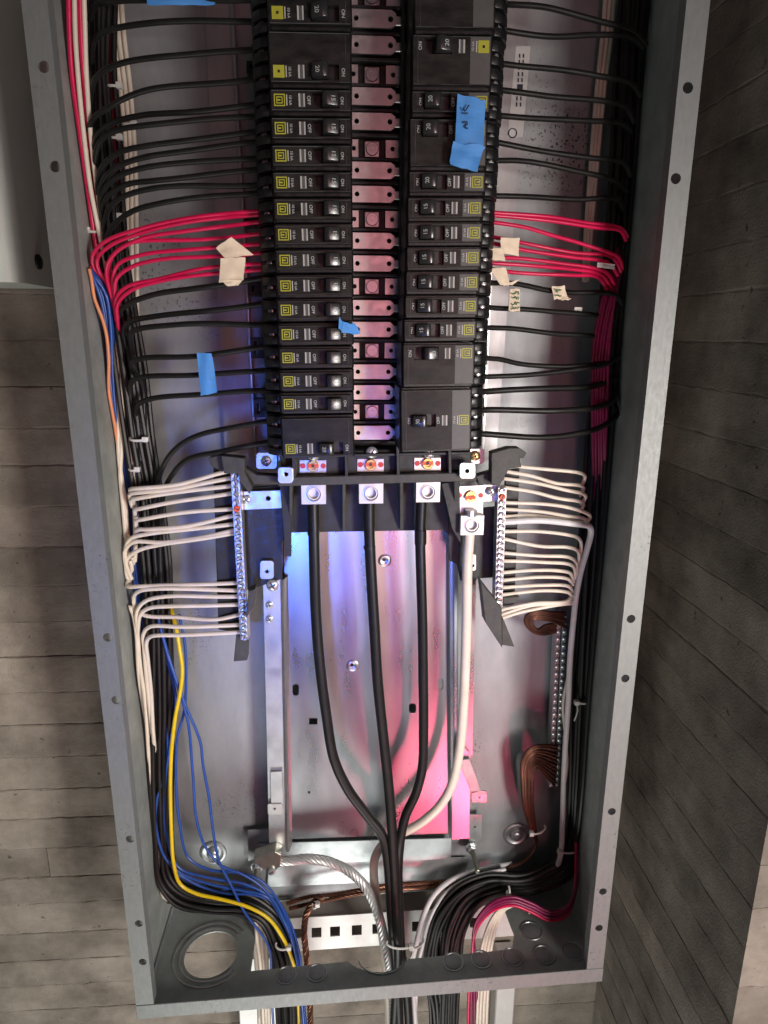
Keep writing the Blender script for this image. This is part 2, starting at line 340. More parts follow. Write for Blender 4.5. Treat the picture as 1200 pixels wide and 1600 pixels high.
for s in (-1, 1):                                       # side walls and the turned-in lips of the flanges
    x = s*W; mb = MB(); mb.prism([V((x,1.6,zb(x))),V((x,D+1.5,zb(x))),V((x,D+1.5,ZT)),V((x,1.6,ZT))], [V((x-s*1.6,1.6,zb(x))),V((x-s*1.6,D+1.5,zb(x))),V((x-s*1.6,D+1.5,ZT)),V((x-s*1.6,1.6,ZT))])
    mb.build('side_wall', M['bottom'], enc)
    x = s*(W-FL); mb = MB(); mb.prism([V((x,1.7,zb(x)+FL)),V((x,12,zb(x)+FL)),V((x,12,ZT)),V((x,1.7,ZT))], [V((x-s*-1.4,1.7,zb(x)+FL)),V((x-s*-1.4,12,zb(x)+FL)),V((x-s*-1.4,12,ZT)),V((x-s*-1.4,1.7,ZT))])
    mb.build('flange_lip', M['flange'], enc)
mb = MB().sheet([V((-W+1.7,D,zb(-W)+1.5)),V((W-1.7,D,zb(W)+1.5)),V((W-1.7,D,ZT)),V((-W+1.7,D,ZT))], [], (0,1.5,0)); mb.build('back_wall', M['back'], enc)
# bottom wall with its cut-out, the big open knockout and the blank knockouts
def zbp(px, py):
    p = PZ(px, py, 0)
    for _ in range(4): p = PZ(px, py, zb(p.x))
    return p
def bpt(px, py): p = zbp(px, py); return V((p.x, min(max(p.y, 3), D-1.5), zb(p.x)))
def bxy(x, y): return V((x, y, zb(x)))
cut = [bpt(392,1519)]
for px, py in ((543,1504),(556,1513),(575,1520),(600,1521),(622,1514),(638,1500),(760,1489),(800,1484),(803,1462)): cut.append(bpt(px, py))
xa = bpt(392,1519).x; xb = bpt(803,1462).x
cut += [bxy(xb-6, D-4), bxy(xa, D-4)]
kc = bpt(330,1492); kr = 31
big = [bxy(kc.x + kr*math.cos(2*math.pi*k/28), kc.y + kr*math.sin(2*math.pi*k/28)) for k in range(28)]
xmax = xa - 3
big = [bxy(min(p.x, xmax), p.y) for p in big]
mb = MB().sheet([bxy(-W+1.7,1.4),bxy(W-1.7,1.4),bxy(W-1.7,D-0.2),bxy(-W+1.7,D-0.2)], [cut, big], (0,0,1.6)); mb.build('bottom_wall', M['bottom'], enc)
def ring(c, r, name='knockout', rw=1.1):
    mb = MB(); n = 24; vs = []; fs = []
    for rr, h in ((r-rw, 1.62), (r-rw*0.5, 2.5), (r+rw*0.5, 2.5), (r+rw, 1.62)):
        vs += [bxy(c.x+rr*math.cos(2*math.pi*k/n), c.y+rr*math.sin(2*math.pi*k/n)) + V((0,0,h)) for k in range(n)]
    for i in range(3):
        for k in range(n): fs.append((i*n+k, i*n+(k+1)%n, (i+1)*n+(k+1)%n, (i+1)*n+k))
    mb.add(vs, fs); return mb.build(name, M['galv'], enc, smooth=True)
for px, py, r in ((447,1526,11),(495,1522,11),(708,1505,11.5),(752,1501,11.5),(801,1497,12),(850,1494,12.5),(895,1488,12.5),(830,1456,12.5)):
    ring(bpt(px, py), r)
    mb = MB().lathe(bpt(px, py) + V((0,0,1.65)), (0,0,1), [(r-2.4,0),(r-2.4,0.5),(r-3.2,0.8)], 20); mb.build('knockout_blank', M['back'], enc, smooth=True)
def arc_ring(c, r, name):
    mb = MB(); pts = [bxy(c.x + r*math.cos(t), c.y + r*math.sin(t)) + V((0,0,2.0)) for t in [math.radians(a) for a in range(40, 321, 8)]]
    pts = [p for p in pts if p.y < D-3 and p.y > 4]
    mb.tube(pts, 1.3, 6); return mb.build(name, M['tin'], enc, smooth=True)
arc_ring(kc, 36, 'knockout_ring'); arc_ring(kc, 43, 'knockout_ring')
kd = bpt(597, 1490)
mb = MB(); mb.tube([bxy(kd.x + 29*math.cos(t), kd.y - 3 + 25*math.sin(t)) + V((0,0,2.0)) for t in [math.radians(a) for a in range(195, 346, 6)]], 0.9, 6); mb.build('knockout_ring', M['galv'], enc, smooth=True)
# domed fixing embosses with bolts in the back wall
for px, py in ((333,1332),(806,1303)):
    c = P(px, py, D); mb = MB().lathe(c, (0,-1,0), [(17,0.2),(16,1.6),(13.5,2.2),(11.5,1.2),(9,0.9)], 28); e = mb.build('emboss', M['galv'], enc, smooth=True)
    mb = MB().lathe(c + V((0,-1,0)), (0,-1,0), [(7.5,0),(7.5,2.5),(6.2,4.4),(3,5.4)], 20); mb.build('bolt_head', M['zinc'], e, smooth=True)
# corner lip strip bottom left
mb = MB(); a = quad([(255,1420),(259,1421),(243,1490),(238,1490)], 60); 
mb.tube([bxy(-W+4, 30)+V((0,0,2.5)), bxy(-W+4, D-6)+V((0,0,2.5))], 2.0, 8); mb.build('corner_weld', M['galv'], enc, smooth=True)

# label sticker on the back wall
stk = tag(slab([(806,72),(829,72),(817,214),(793,214)], 135.6, 0.3).build('label_sticker', M['sticker']), 'narrow pale printed label stuck to the back wall at upper right', 'label')
mb = MB()
for i in range(9):
    y = 84 + i*9.5; x0 = 811 - i*0.6
    if i in (5, 6): mb.prism(quad(rect(x0, y, x0+9, y+8), 135.3), quad(rect(x0, y, x0+9, y+8), 135.5))
    else:
        for k in range(2): mb.prism(quad(rect(x0+k*6, y, x0+k*6+2.2, y+6.5), 135.3), quad(rect(x0+k*6, y, x0+k*6+2.2, y+6.5), 135.5))
mb.build('print', M['ink'], stk)
mb = MB().tube([P(801,208,135.2) + V((4*math.cos(t),0,4*math.sin(t))) for t in [k*math.pi/7 for k in range(15)]], 0.5, 5); mb.build('round_mark', M['ink'], stk)

# ------------------------------------------------------------------ chassis: sheet behind the breakers and mounting pan below
cha = thing('chassis_pan', 'bare steel mounting pan with folded side rails behind the breakers', 'mounting pan', P(590, 1310, 128))
slab([(318,-40),(832,-40),(775,720),(352,720)], 136, 1.2).build('upper_sheet', M['sheet'], cha)
def strip(pts0, w, Y, d, name, m, parent):
    a = [P(x, y, Y) for x, y in pts0]; mb = MB()
    mb.prism([a[0], a[1], a[1] + V((w,0,0)), a[0] + V((w,0,0))], [a[0]+V((0,d,0)), a[1]+V((0,d,0)), a[1]+V((w,d,0)), a[0]+V((w,d,0))]); return mb.build(name, m, parent, bevel=0.5, seg=2, smooth=True)
strip([(358,-20),(397,712)], 2.6, 122, 14, 'rail_edge', M['tin'], cha)
strip([(781,-20),(750,705)], 5.0, 122, 14, 'rail_edge', M['tin'], cha)
SL = (rrect(457,1069,467,1087,4), rect(483,1122,496,1132), rrect(685,1060,693,1077,3), rrect(639,1099,650,1114,4))
mb = MB().sheet(quad([(443,836),(461,829),(690,826),(699,832),(701,1302),(455,1311)], 118),
                [circle(P(x, y, 118), r, 12) for x, y, r in ((601,876,1.6),(551,1040,1.4),(483,1238,1.7))] + [quad(q, 118) for q in SL], (0, 1.4, 0))
pan = mb.build('pan_sheet', M['pan'], cha)
for px, py in ((601,876),(551,1040)):                    # dimpled fixing points
    mb = MB().lathe(P(px, py, 118.1), (0,-1,0), [(7.5,0),(6.2,0.9),(4.2,1.3),(2.6,0.5),(1.8,0.2)], 20); d = mb.build('dimple', M['pan'], pan, smooth=True)
    MB().lathe(P(px-1, py-1, 116.9), (0,1,0), [(2.0,0),(1.8,0.6)], 12).build('screw_hole', M['black_dull'], pan)
# left rail: flat, bright fold, return
slab([(411,906),(438,905),(446,1322),(424,1332),(421,1330)], 108, 1.4).build('rail', M['galv'], cha)
a = [P(437,904,106), P(443,904,104), P(449,904,112), P(444,836,118)]
b_ = [P(443,1326,106), P(449,1326,104), P(456,1318,112), P(456,1310,118)]
mb = MB(); n = 10
prof = [(0,108),(1.2,105),(3,104),(4.6,105.5),(5.2,110),(6.2,113),(7.2,118)]
ptop = P(438,905,106); pbot = P(446,1330,106)
vs = []; fs = []
for q in (ptop, pbot):
    vs += [V((q.x + u, y, q.z)) for u, y in prof]
for i in range(len(prof)-1): fs.append((i, i+1, len(prof)+i+1, len(prof)+i))
mb.add(vs, fs); mb.build('rail_fold', M['tin'], cha, smooth=True)
slab([(422,1206),(441,1205),(443,1258),(423,1256)], 105, 2.2).build('rail_tab', M['galv'], cha, bevel=0.5)
slab(rrect(418,1256,442,1273,3), 104, 2.0, [(429,1264,1.4)]).build('rail_tab', M['tin'], cha, bevel=0.3)
# right rail
slab([(722,902),(744,900),(738,1180),(722,1180)], 108, 1.4).build('rail', M['pan'], cha)
slab([(714,1150),(735,1180),(733,1310),(706,1312),(708,1190)], 104, 1.6).build('rail', M['pan'], cha)
vs = []; fs = []
prof = [(0,118),(1,113),(3,110.5),(6,110),(8,112),(9.5,110),(11,106)]
ptop = P(697,832,116); pbot = P(700,1305,116)
for q in (ptop, pbot): vs += [V((q.x + u, y, q.z)) for u, y in prof]
for i in range(len(prof)-1): fs.append((i, i+1, len(prof)+i+1, len(prof)+i))
MB().add(vs, fs).build('rail_fold', M['pan'], cha, smooth=True)
slab([(716,1188),(734,1186),(752,1236),(737,1240)], 100, 2).build('rail_tab', M['galv'], cha, bevel=0.4)
slab(rrect(737,1236,761,1254,3), 100, 2, [(749,1246,1.4)]).build('rail_tab', M['tin'], cha, bevel=0.3)
slab([(734,1273),(753,1273),(752,1318),(733,1320)], 134, 1.5, [(742,1292,1.6)]).build('foot_bracket', M['galv'], cha)
slab([(387,1298),(424,1295),(425,1336),(388,1345)], 134, 1.5, [(402,1318,1.4)]).build('foot_bracket', M['galv'], cha)
slab([(405,1318),(705,1310),(705,1342),(405,1352)], 132, 1.2).build('pan_foot', M['galv'], cha)
slab([(420,1352),(730,1340),(730,1372),(418,1386)], 140, 1.2).build('pan_foot', M['galv'], cha)
def screw(c, r, m, parent, name='screw', axis=V((0,-1,0)), slot_ang=0.6, h=None, cross=False):
    h = h or r*0.55
    mb = MB().lathe(c, axis, [(r,0),(r,h*0.45),(r*0.8,h*0.85),(r*0.35,h)], 16); s = mb.build(name, m, parent, smooth=True)
    for k in ((0, math.pi/2) if cross else (0,)):
        a = slot_ang + k; d = V((math.cos(a),0,math.sin(a))); e = V((-d.z,0,d.x)); c2 = c + axis*(h*0.93)
        q = [c2 + d*r*0.7 + e*r*0.12, c2 + d*r*0.7 - e*r*0.12, c2 - d*r*0.7 - e*r*0.12, c2 - d*r*0.7 + e*r*0.12]
        MB().prism([p + axis*(h*0.14) for p in q], q).build('screw_slot', M['dusty'], s if '_o' in s else parent)
    return s
for px, py in ((421,945),(421,967)): screw(P(px, py, 108), 4.2, M['zinc'], cha, slot_ang=random.uniform(0,3), cross=True)
for px, py in ((733,934),(733,954)): screw(P(px, py, 108), 3.8, M['zinc'], cha, slot_ang=random.uniform(0,3), cross=True)
# two long mounting studs
for i, (px, py, L, lb) in enumerate(((402,1352,36,'threaded stud with nut standing out beside the stranded ground cable clamp'), (736,1322,42,'threaded stud with nut standing out below the right pan rail'))):
    c = P(px, py, 134); s = thing('mounting_stud', lb, 'stud', c, 'mounting studs')
    prof = []; k = 0.0
    while k < L: prof += [(3.0, k), (2.55, k+0.7)]; k += 1.4
    MB().lathe(c, (0,-1,0), prof + [(1.8, L+1)], 12).build('threaded_rod', M['stud'], s, smooth=True)
    MB().lathe(c + V((0,-4,0)), (0,-1,0), [(6.6,0),(6.6,0.4),(5.6,0.5),(5.6,4.6),(5.0,5)], 6).build('nut', M['zinc'], s)
    MB().lathe(c + V((0,-2.5,0)), (0,-1,0), [(7.6,0),(7.6,1.3)], 20).build('washer', M['zinc'], s, smooth=True)

# ------------------------------------------------------------------ bus assembly
bus = thing('bus_assembly', 'tinned bus straps on a black insulator between the breaker columns', 'bus bars', P(582, 700, 80))
slab([(536,-40),(640,-40),(628,705),(545,708)], 80, 30).build('insulator', M['black_dull'], bus)
slab([(402,-40),(546,-40),(548,712),(436,712)], 92, 20).build('insulator', M['black_dull'], bus)
slab([(632,-40),(765,-40),(742,700),(626,705)], 92, 20).build('insulator', M['black_dull'], bus)
zs0 = P(582, 481, 66).z; x0_ = 1.0
rows = [(481,0),(513,0)]
for i in range(-14, 7):
    zc = zs0 - 19.07*i; k = (i + 300) % 3; x0 = 1.2 + random.uniform(-.4,.4)
    if zc > 985: continue
    if k == 2:                                           # the sunken phase: two short tabs and a screw on the bar between
        for xa, xb, hx in ((-25,-11,-15),(13,28,19)):
            mb = MB().sheet([V((xa,74,zc-7)),V((xb,74,zc-7)),V((xb,74,zc+7)),V((xa,74,zc+7))], [circle(V((hx,74,zc)),2.0,12)], (0,2.2,0)); mb.build('bus_tab', M['tin'], bus, bevel=0.0)
        MB().box(-5.5,7.5,76,79,zc-6.5,zc+6.5).build('bus_bar', M['tin'], bus, bevel=0.5)
        s = MB().lathe(V((1.2,76,zc)), (0,-1,0), [(5.6,0),(5.6,1.4),(5.0,2.0),(3.4,2.0),(3.2,0.8),(1.4,0.8),(1.2,1.8)], 18).build('bus_screw', M['zinc'], bus, smooth=True)
    else:
        hw = 6.6; r = 2.2
        out = [V((-26,66,zc-hw)),V((17,66,zc-hw)),V((20.5,66,zc-4)),V((20.5,66,zc+4)),V((17,66,zc+hw)),V((-26,66,zc+hw))]
        MB().sheet(out, [circle(V((-12.5,66,zc)),2.1,12), circle(V((16,66,zc)),2.2,12)], (0,2.5,0)).build('bus_strap', M['tin'], bus)
        MB().box(20,29,68.6,70.6,zc-3.4,zc+3.4).build('bus_tab', M['tin'], bus, bevel=0.4)
    MB().box(-22,24,69,80,zc-9.535-1.2,zc-9.535+1.2).build('phase_barrier', M['black_dull'], bus, bevel=0.3)
MB().box(-21,-17.8,52,80,612,985).build('side_barrier', M['black_dull'], bus)
MB().box(24.5,27,56,80,606,985).build('side_barrier', M['black_dull'], bus)

# ------------------------------------------------------------------ circuit breakers
TXT = {}
def text_mesh(body, size, m, kind):
    key = (body, size, kind)
    if key in TXT: return TXT[key]
    c = bpy.data.curves.new('text', 'FONT'); c.body = body; c.size = size; c.align_x = 'CENTER'; c.align_y = 'CENTER'; c.offset = 0.012*size; c.extrude = 0.03
    o = bpy.data.objects.new('text_temp', c); COL.objects.link(o)
    dg = bpy.context.evaluated_depsgraph_get(); me = bpy.data.meshes.new_from_object(o.evaluated_get(dg))
    for v in me.vertices:
        x, y, zz = v.co; v.co = (-y*MM, -zz*MM, x*MM)
    bpy.data.objects.remove(o); bpy.data.curves.remove(c)
    me.materials.clear(); me.materials.append(m); TXT[key] = me; return me
def child(name, me, parent, loc=(0,0,0), rot=None):
    o = bpy.data.objects.new(name, me); COL.objects.link(o); o.parent = parent; o.location = Vector(loc)*MM; o['_o'] = (0,0,0)
    if rot: o.rotation_euler = rot
    return o
BM = {}
def breaker_meshes(n):
    if n in BM: return BM[n]
    hw = 9.525*n - 0.45; fw = 9.525*n - 2.9; d = {}
    prof = [(0,9),(2,6),(61,6),(63.5,9),(65,19),(72,22),(78,30),(79,60),(0,60)]
    d['body'] = MB().prism([V((x,y,-hw)) for x, y in prof], [V((x,y,hw)) for x, y in prof]).mesh('body', M['black'], bevel=0.5)
    return BM.setdefault(n, d)
def face_mesh(n, hz, off):
    key = ('f', n, round(hz,1), off)
    if key in BM: return BM[key]
    fw = 9.525*n - 2.7
    out = [V((1.5,0,-fw)),V((61.5,0,-fw)),V((61.5,0,fw)),V((1.5,0,fw))]
    h = [V((10,0,hz-5.4)),V((31,0,hz-5.4)),V((31,0,hz+5.4)),V((10,0,hz+5.4))]
    mb = MB().sheet(out, [h], (0,6.2,0)); BM[key] = mb.mesh('face', M['face']); 
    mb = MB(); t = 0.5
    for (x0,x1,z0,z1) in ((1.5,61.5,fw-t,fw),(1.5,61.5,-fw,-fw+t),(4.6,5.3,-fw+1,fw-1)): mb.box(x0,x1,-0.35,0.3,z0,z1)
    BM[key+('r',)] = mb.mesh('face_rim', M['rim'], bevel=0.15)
    return BM[key]
def simple(key, fn):
    if key not in BM: BM[key] = fn()
    return BM[key]
def handle_mesh(off):
    pr = [(12,6.1),(10.3,-4.6),(11,-5.4),(18.4,-8.1),(20.2,-8.0),(22.6,-6.8),(23.8,6.1)]
    if off: pr = [(41-x, y) for x, y in pr]
    return MB().prism([V((x,y,-4.8)) for x, y in pr], [V((x,y,4.8)) for x, y in pr]).mesh('handle', M['handle'], bevel=0.5, seg=2, smooth=True)
def logo_mesh():
    mb = MB()
    for h, t in ((4.2,0.85),(2.4,0.75)):
        for x0,x1,z0,z1 in ((-h,h,h-t,h),(-h,h,-h,-h+t),(-h,-h+t,-h+t,h-t),(h-t,h,-h+t,h-t)): mb.box(x0,x1,-0.12,0.1,z0,z1)
    mb.box(-0.7,1.7,-0.12,0.1,-0.55,0.55)
    return mb.mesh('logo', M['yellow'])
def logo_solid():
    mb = MB().box(-4.2,4.2,-0.12,0.1,-4.2,4.2); return mb.mesh('logo', M['yellow'])
def term_mesh():
    return MB().lathe((0,0,0), (0,-1,0), [(3.2,0),(3.2,1.0),(2.2,1.8)], 12).mesh('terminal_screw', M['zinc'], smooth=True)
def lobe_mesh(): return MB().prism([V((x,y,-3.2)) for x,y in ((64,11),(70,13),(76,20),(77,28),(64,28))], [V((x,y,3.2)) for x,y in ((64,11),(70,13),(76,20),(77,28),(64,28))]).mesh('terminal_lobe', M['black'], bevel=0.8, seg=2, smooth=True)
def breaker(side, i0, n, hrow, off, rating, label, solid=False, greylab=False, redflag=False):
    # side -1 left column, +1 right column; pole rows i0 .. i0+n-1 counted from the top
    zc = (934.2 - 19.176*(i0 + (n-1)/2)) if side < 0 else (934.1 - 18.926*(i0 + (n-1)/2))
    zc += random.uniform(-0.25, 0.25)
    rowi = i0 + (n-1)/2
    xin = (-17.4 + random.uniform(-.3,.3)) if side < 0 else 28.2 - rowi*0.36 + random.uniform(-.4,.4)
    Yf = 5 + random.uniform(-0.6, 0.8)
    t = thing('circuit_breaker', label, 'breaker', (xin, Yf, zc), 'breakers in the left column' if side < 0 else 'breakers in the right column')
    t.rotation_euler = (random.uniform(-.01,.01), (math.pi if side < 0 else 0) - math.radians(0.9) + random.uniform(-.006,.006), 0)
    sg = -1 if side < 0 else 1
    lz = ((n-1)/2 - hrow) * 19.05 * sg                    # local height of the row with the handle
    d = breaker_meshes(n); child('body', d['body'], t)
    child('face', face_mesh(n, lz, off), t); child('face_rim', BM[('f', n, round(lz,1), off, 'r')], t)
    hd = child('handle', simple(('h', off), lambda: handle_mesh(off)), t, (0,0,lz))
    gx = 14.4 if not off else 26.6
    rt = math.radians(20)
    child('rating_number', text_mesh(rating, 4.6, M['white_ink'], 'w'), hd, ((14.6 if not off else 26.4), -6.85, 0), (0,0,rt if off else -rt))
    child('off_mark' if not off else 'on_mark', text_mesh('OFF' if not off else 'ON', 3.6, M['white_ink'], 'w'), t, ((33.2 if not off else 6.9), -0.05, lz))
    if not off: child('on_mark', text_mesh('ON', 3.4, M['white_ink'], 'w'), t, (7.9, -0.05, lz))
    win = child('trip_window', simple('win', lambda: MB().box(36,41.2,-0.3,0.4,-4.6,4.6).mesh('trip_window', M['facelab'], bevel=0.2)), t, (0,0,lz))
    child('window_bar', simple('wbar', lambda: MB().box(36.2,37.3,-0.7,0,-4.4,4.4).mesh('window_bar', M['white_ink'])), win)
    child('window_bar', simple('wbar2', lambda: MB().box(39.6,40.9,-0.7,0,-4.4,4.4).mesh('window_bar', M['window'])), win)
    if redflag: child('red_flag', simple('rflag', lambda: MB().box(36.4,40.8,-0.9,0,-4.4,4.4).mesh('red_flag', M['red_ink'])), t, (0,0,lz))
    if greylab:
        fw = 9.525*n - 3.2; k = ('gl', n)
        child('grey_label', simple(k, lambda: MB().box(45.2,60.6,-0.1,0.1,-fw,fw).mesh('grey_label', M['facelab'])), t)
    child('logo', simple('logo_s' if solid else 'logo', logo_solid if solid else logo_mesh), t, (55.4,-0.1,lz))
    if solid: child('logo_core', simple('lcore', lambda: MB().box(-0.9,0.9,-0.3,0,-0.9,0.9).mesh('logo_core', M['face'])), t, (55.4,-0.1,lz))
    child('rating_print', text_mesh('10 kA', 2.9, M['white_ink'], 'w'), t, (47.2,-0.15,lz))
    child('rating_print', simple('rp', lambda: MB().box(-0.45,0.45,-0.1,0.1,-3.8,3.8).mesh('rating_print', M['facelab'] if False else M['window'])), t, (49.9,-0.1,lz))
    for k in range(n):
        z_ = (k-(n-1)/2)*19.05
        child('terminal_lobe', simple('lobe', lobe_mesh), t, (0,0,z_-4.6)); child('terminal_lobe', BM['lobe'], t, (0,0,z_+4.6))
        child('terminal_screw', simple('term', term_mesh), t, (69,22,z_))
    return t
breaker(-1, -1, 2, 1, True, '20', 'double breaker at the very top of the left column, cut by the frame', solid=True)
breaker(-1, 1, 2, 1, True, '20', 'double breaker second from the top of the left column, handle in its lower half', solid=True)
for k in range(13):
    lb = ORD[k] + ' single breaker from the top in the left column'
    if k == 10: lb = 'third single breaker from the bottom in the left column, below the scrap of blue tape'
    if k == 9: lb = 'fourth single breaker from the bottom in the left column, blue tape scrap on its handle'
    breaker(-1, 3+k, 1, 0, False, '15', lb)
breaker(-1, 16, 2, 1, True, '20', 'double breaker at the bottom of the left column')
breaker(1, -2, 3, 0, False, '30', 'blank upper breaker cut by the frame at the top of the right column', greylab=True)
breaker(1, 1, 2, 0, True, '20', 'double breaker with raised grey handle above the blue tape, right column', solid=True, greylab=True)
breaker(1, 3, 1, 0, False, '20', 'single breaker with its end under the top of the large blue tape', greylab=True)
breaker(1, 4, 2, 0, False, '20', 'double breaker with a red flag beside the large blue tape', greylab=True, redflag=True)
for k in range(7):
    breaker(1, 6+k, 1, 0, False, '20' if k == 0 else '15', (ORD[k] + ' single breaker below the large blue tape in the right column'), greylab=True)
breaker(1, 13, 2, 0, True, '20', 'double breaker with dark blue tinted face above the triple one, right column', greylab=True)
breaker(1, 15, 3, 1, False, '30', 'triple breaker at the bottom of the right column', greylab=True)
# rail hooks peeping out beside the breakers
hk = [(385,95,412,112,'upper'),(380,327,402,352,0),(388,440,412,462,0),(392,527,416,560,0),(396,624,422,652,0)]
for i, (x0,y0,x1,y1,_) in enumerate(hk):
    mb = MB().sheet(quad(rect(x0,y0,x1,y1), 84), [quad(rect(x0+5,y0+6,x0+10,y1-6), 84)], (0,22,0)); o = mb.build('rail_hook', M['black'], bus, bevel=0.0)
for i, (x0,y0,x1,y1) in enumerate([(765,100,786,150),(754,240,772,270),(748,335,766,356),(744,425,766,462),(742,530,762,570),(740,622,757,650)]):
    mb = MB().sheet(quad(rect(x0,y0,x1,y1), 84), [quad(rect(x1-10,y0+6,x1-5,y1-6), 84)], (0,22,0)); o = mb.build('rail_hook', M['black'], bus, bevel=0.0)

# ------------------------------------------------------------------ main lug block
lugb = thing('main_lug_block', 'black insulated block carrying the three main lugs under the breakers', 'lug block', P(585, 830, 95))
slab([(438,706),(735,700),(740,748),(440,756)], 52, 30, ).build('carrier', M['black_dull'], lugb, bevel=0.8)
slab([(434,746),(745,738),(745,752),(434,760)], 40, 14).build('carrier_lip', M['dusty'], lugb, bevel=0.8)
for pts in ([(455,700),(461,700),(463,745),(457,746)], [(538,698),(543,698),(544,744),(539,744)], [(619,696),(624,696),(625,742),(620,742)], [(700,694),(705,694),(706,740),(701,740)]):
    slab(pts, 40, 14).build('carrier_rib', M['black_dull'], lugb, bevel=0.4)
slab([(438,712),(735,706),(735,710),(438,716)], 44, 10).build('carrier_rib', M['black_dull'], lugb, bevel=0.4)
slab([(452,756),(718,750),(719,812),(700,828),(455,832)], 84, 16).build('lug_tray', M['black_dull'], lugb)
for x in (454, 537, 627, 712):
    y0 = 758 - (x-454)*0.025
    mb = MB(); a = [P(x-2,y0,46), P(x+3,y0,46), P(x+3,y0+74,80), P(x-2,y0+74,80)]
    mb.prism(a, [V((p.x,88,p.z)) for p in a]); mb.build('phase_divider', M['dusty'], lugb, bevel=0.3)
for i, (px, py) in enumerate(((490,772),(580,771),(669,769))):
    ty = 730 - i*2
    pl = slab(rect(px-22, ty-11, px+20, ty+9), 51, 2).build('line_plate', M['tin'], lugb, bevel=0.3)
    for dx in (-17, 15): MB().lathe(P(px+dx, ty-2, 50.9), (0,-1,0), [(2.6,0),(2.4,0.25)], 12).build('red_dot', M['red_ink'], pl)
    s = MB().lathe(P(px-1, ty-2, 51), (0,-1,0), [(5.6,0),(5.6,2.2),(5.0,3.0),(3.2,3.0),(2.9,1.2)], 20).build('line_screw', M['brass'], pl, smooth=True)
    c = P(px-1, ty-2, 47.7)
    MB().box(c.x-5.0,c.x+5.0,c.y-0.4,c.y+0.4,c.z-1.7,c.z+1.7).build('torque_stripe', M['orange'], pl)
    MB().lathe(c+V((0,-0.45,0)), (0,-1,0), [(1.7,0),(1.6,0.1)], 6).build('socket', M['dusty'], pl)
    # lug: block with a deep threaded hole and a hex set screw
    c = P(px, py, 54); h = 11.6; k = 6.9
    mb = MB().sheet([c+V((-h,0,-h*0.86)),c+V((h,0,-h*0.86)),c+V((h,0,h*0.86)),c+V((-h,0,h*0.86))], [circle(c, k, 20)], (0,22,0)); lg = mb.build('lug', M['lug'], lugb)
    MB().lathe(c+V((0,6,0)), (0,-1,0), [(k-0.1,0),(k-0.1,4.6),(k-0.9,5.6),(4.9,5.6),(4.6,0.9),(0.5,0.6)], 20).build('set_screw', M['lug'], lg, smooth=True)
    MB().lathe(c+V((0,0.2,0)), (0,-1,0), [(k+1.5,0),(k+1.3,0.8),(k+0.1,0.9),(k-0.1,0)], 24, cap=False).build('hole_rim', M['zinc'], lg, smooth=True)
for px, py in ((490,711),(581,707),(670,708)): screw(P(px, py, 50), 5.6, M['zinc'], lugb, slot_ang=0.9, h=3)
for pts, hx in ((rrect(434,730,458,755,5),(447,741)), (rrect(718,723,743,748,5),(730,736))):
    slab(pts, 34, 5, [(hx[0],hx[1],1.9)]).build('mounting_tab', M['tin'], lugb, bevel=0.5, seg=2)
for pts, c, m_ in ((rrect(400,707,433,733,5),(416,720),'zinc'), (rrect(722,701,757,725,5),(742,712),'brass')):
    e = slab(pts, 66, 3).build('mounting_ear', M['tin'], lugb, bevel=0.5); screw(P(*c, 66), 5.0, M[m_], lugb, cross=True, slot_ang=0.4)
# neutral lug, right
nl = thing('neutral_lug', 'tinned neutral lug with red-marked screw at the right of the main lugs', 'lug', P(738, 838, 80))
slab([(713,760),(755,758),(755,806),(714,806)], 62, 3).build('plate', M['tin'], nl, bevel=0.3)
slab([(752,757),(779,756),(779,783),(752,784)], 66, 3).build('arm', M['tin'], nl, bevel=0.3)
for dx in (-17, 16): MB().lathe(P(735+dx, 774, 61.9), (0,-1,0), [(2.6,0),(2.4,0.25)], 12).build('red_dot', M['red_ink'], nl)
MB().lathe(P(735,775,62), (0,-1,0), [(5.8,0),(5.8,2.2),(5.2,3.0),(3.2,3.0),(2.9,1.2)], 20).build('line_screw', M['brass'], nl, smooth=True)
c = P(735,776,58.7); MB().box(c.x-5.2,c.x+5.2,c.y-0.4,c.y+0.4,c.z-2.6,c.z+0.4).build('torque_stripe', M['orange'], nl)
MB().lathe(P(736,801,56), (0,0,-1), [(6,-3),(6,3)], 12).build('stud', M['zinc'], nl)
c = P(738, 821, 52); h = 11.4; k = 6.9
lg = MB().sheet([c+V((-h,0,-h*0.86)),c+V((h,0,-h*0.86)),c+V((h,0,h*0.86)),c+V((-h,0,h*0.86))], [circle(c, k, 20)], (0,22,0)).build('lug', M['lug'], nl)
MB().lathe(c+V((0,6,0)), (0,-1,0), [(k-0.1,0),(k-0.1,4.6),(k-0.9,5.6),(4.9,5.6),(4.6,0.9),(0.5,0.6)], 20).build('set_screw', M['lug'], lg, smooth=True)
MB().lathe(c+V((0,0.2,0)), (0,-1,0), [(k+1.5,0),(k+1.3,0.8),(k+0.1,0.9),(k-0.1,0)], 24, cap=False).build('hole_rim', M['zinc'], lg, smooth=True)
screw(P(767,768,64), 4.6, M['zinc'], nl, cross=True)

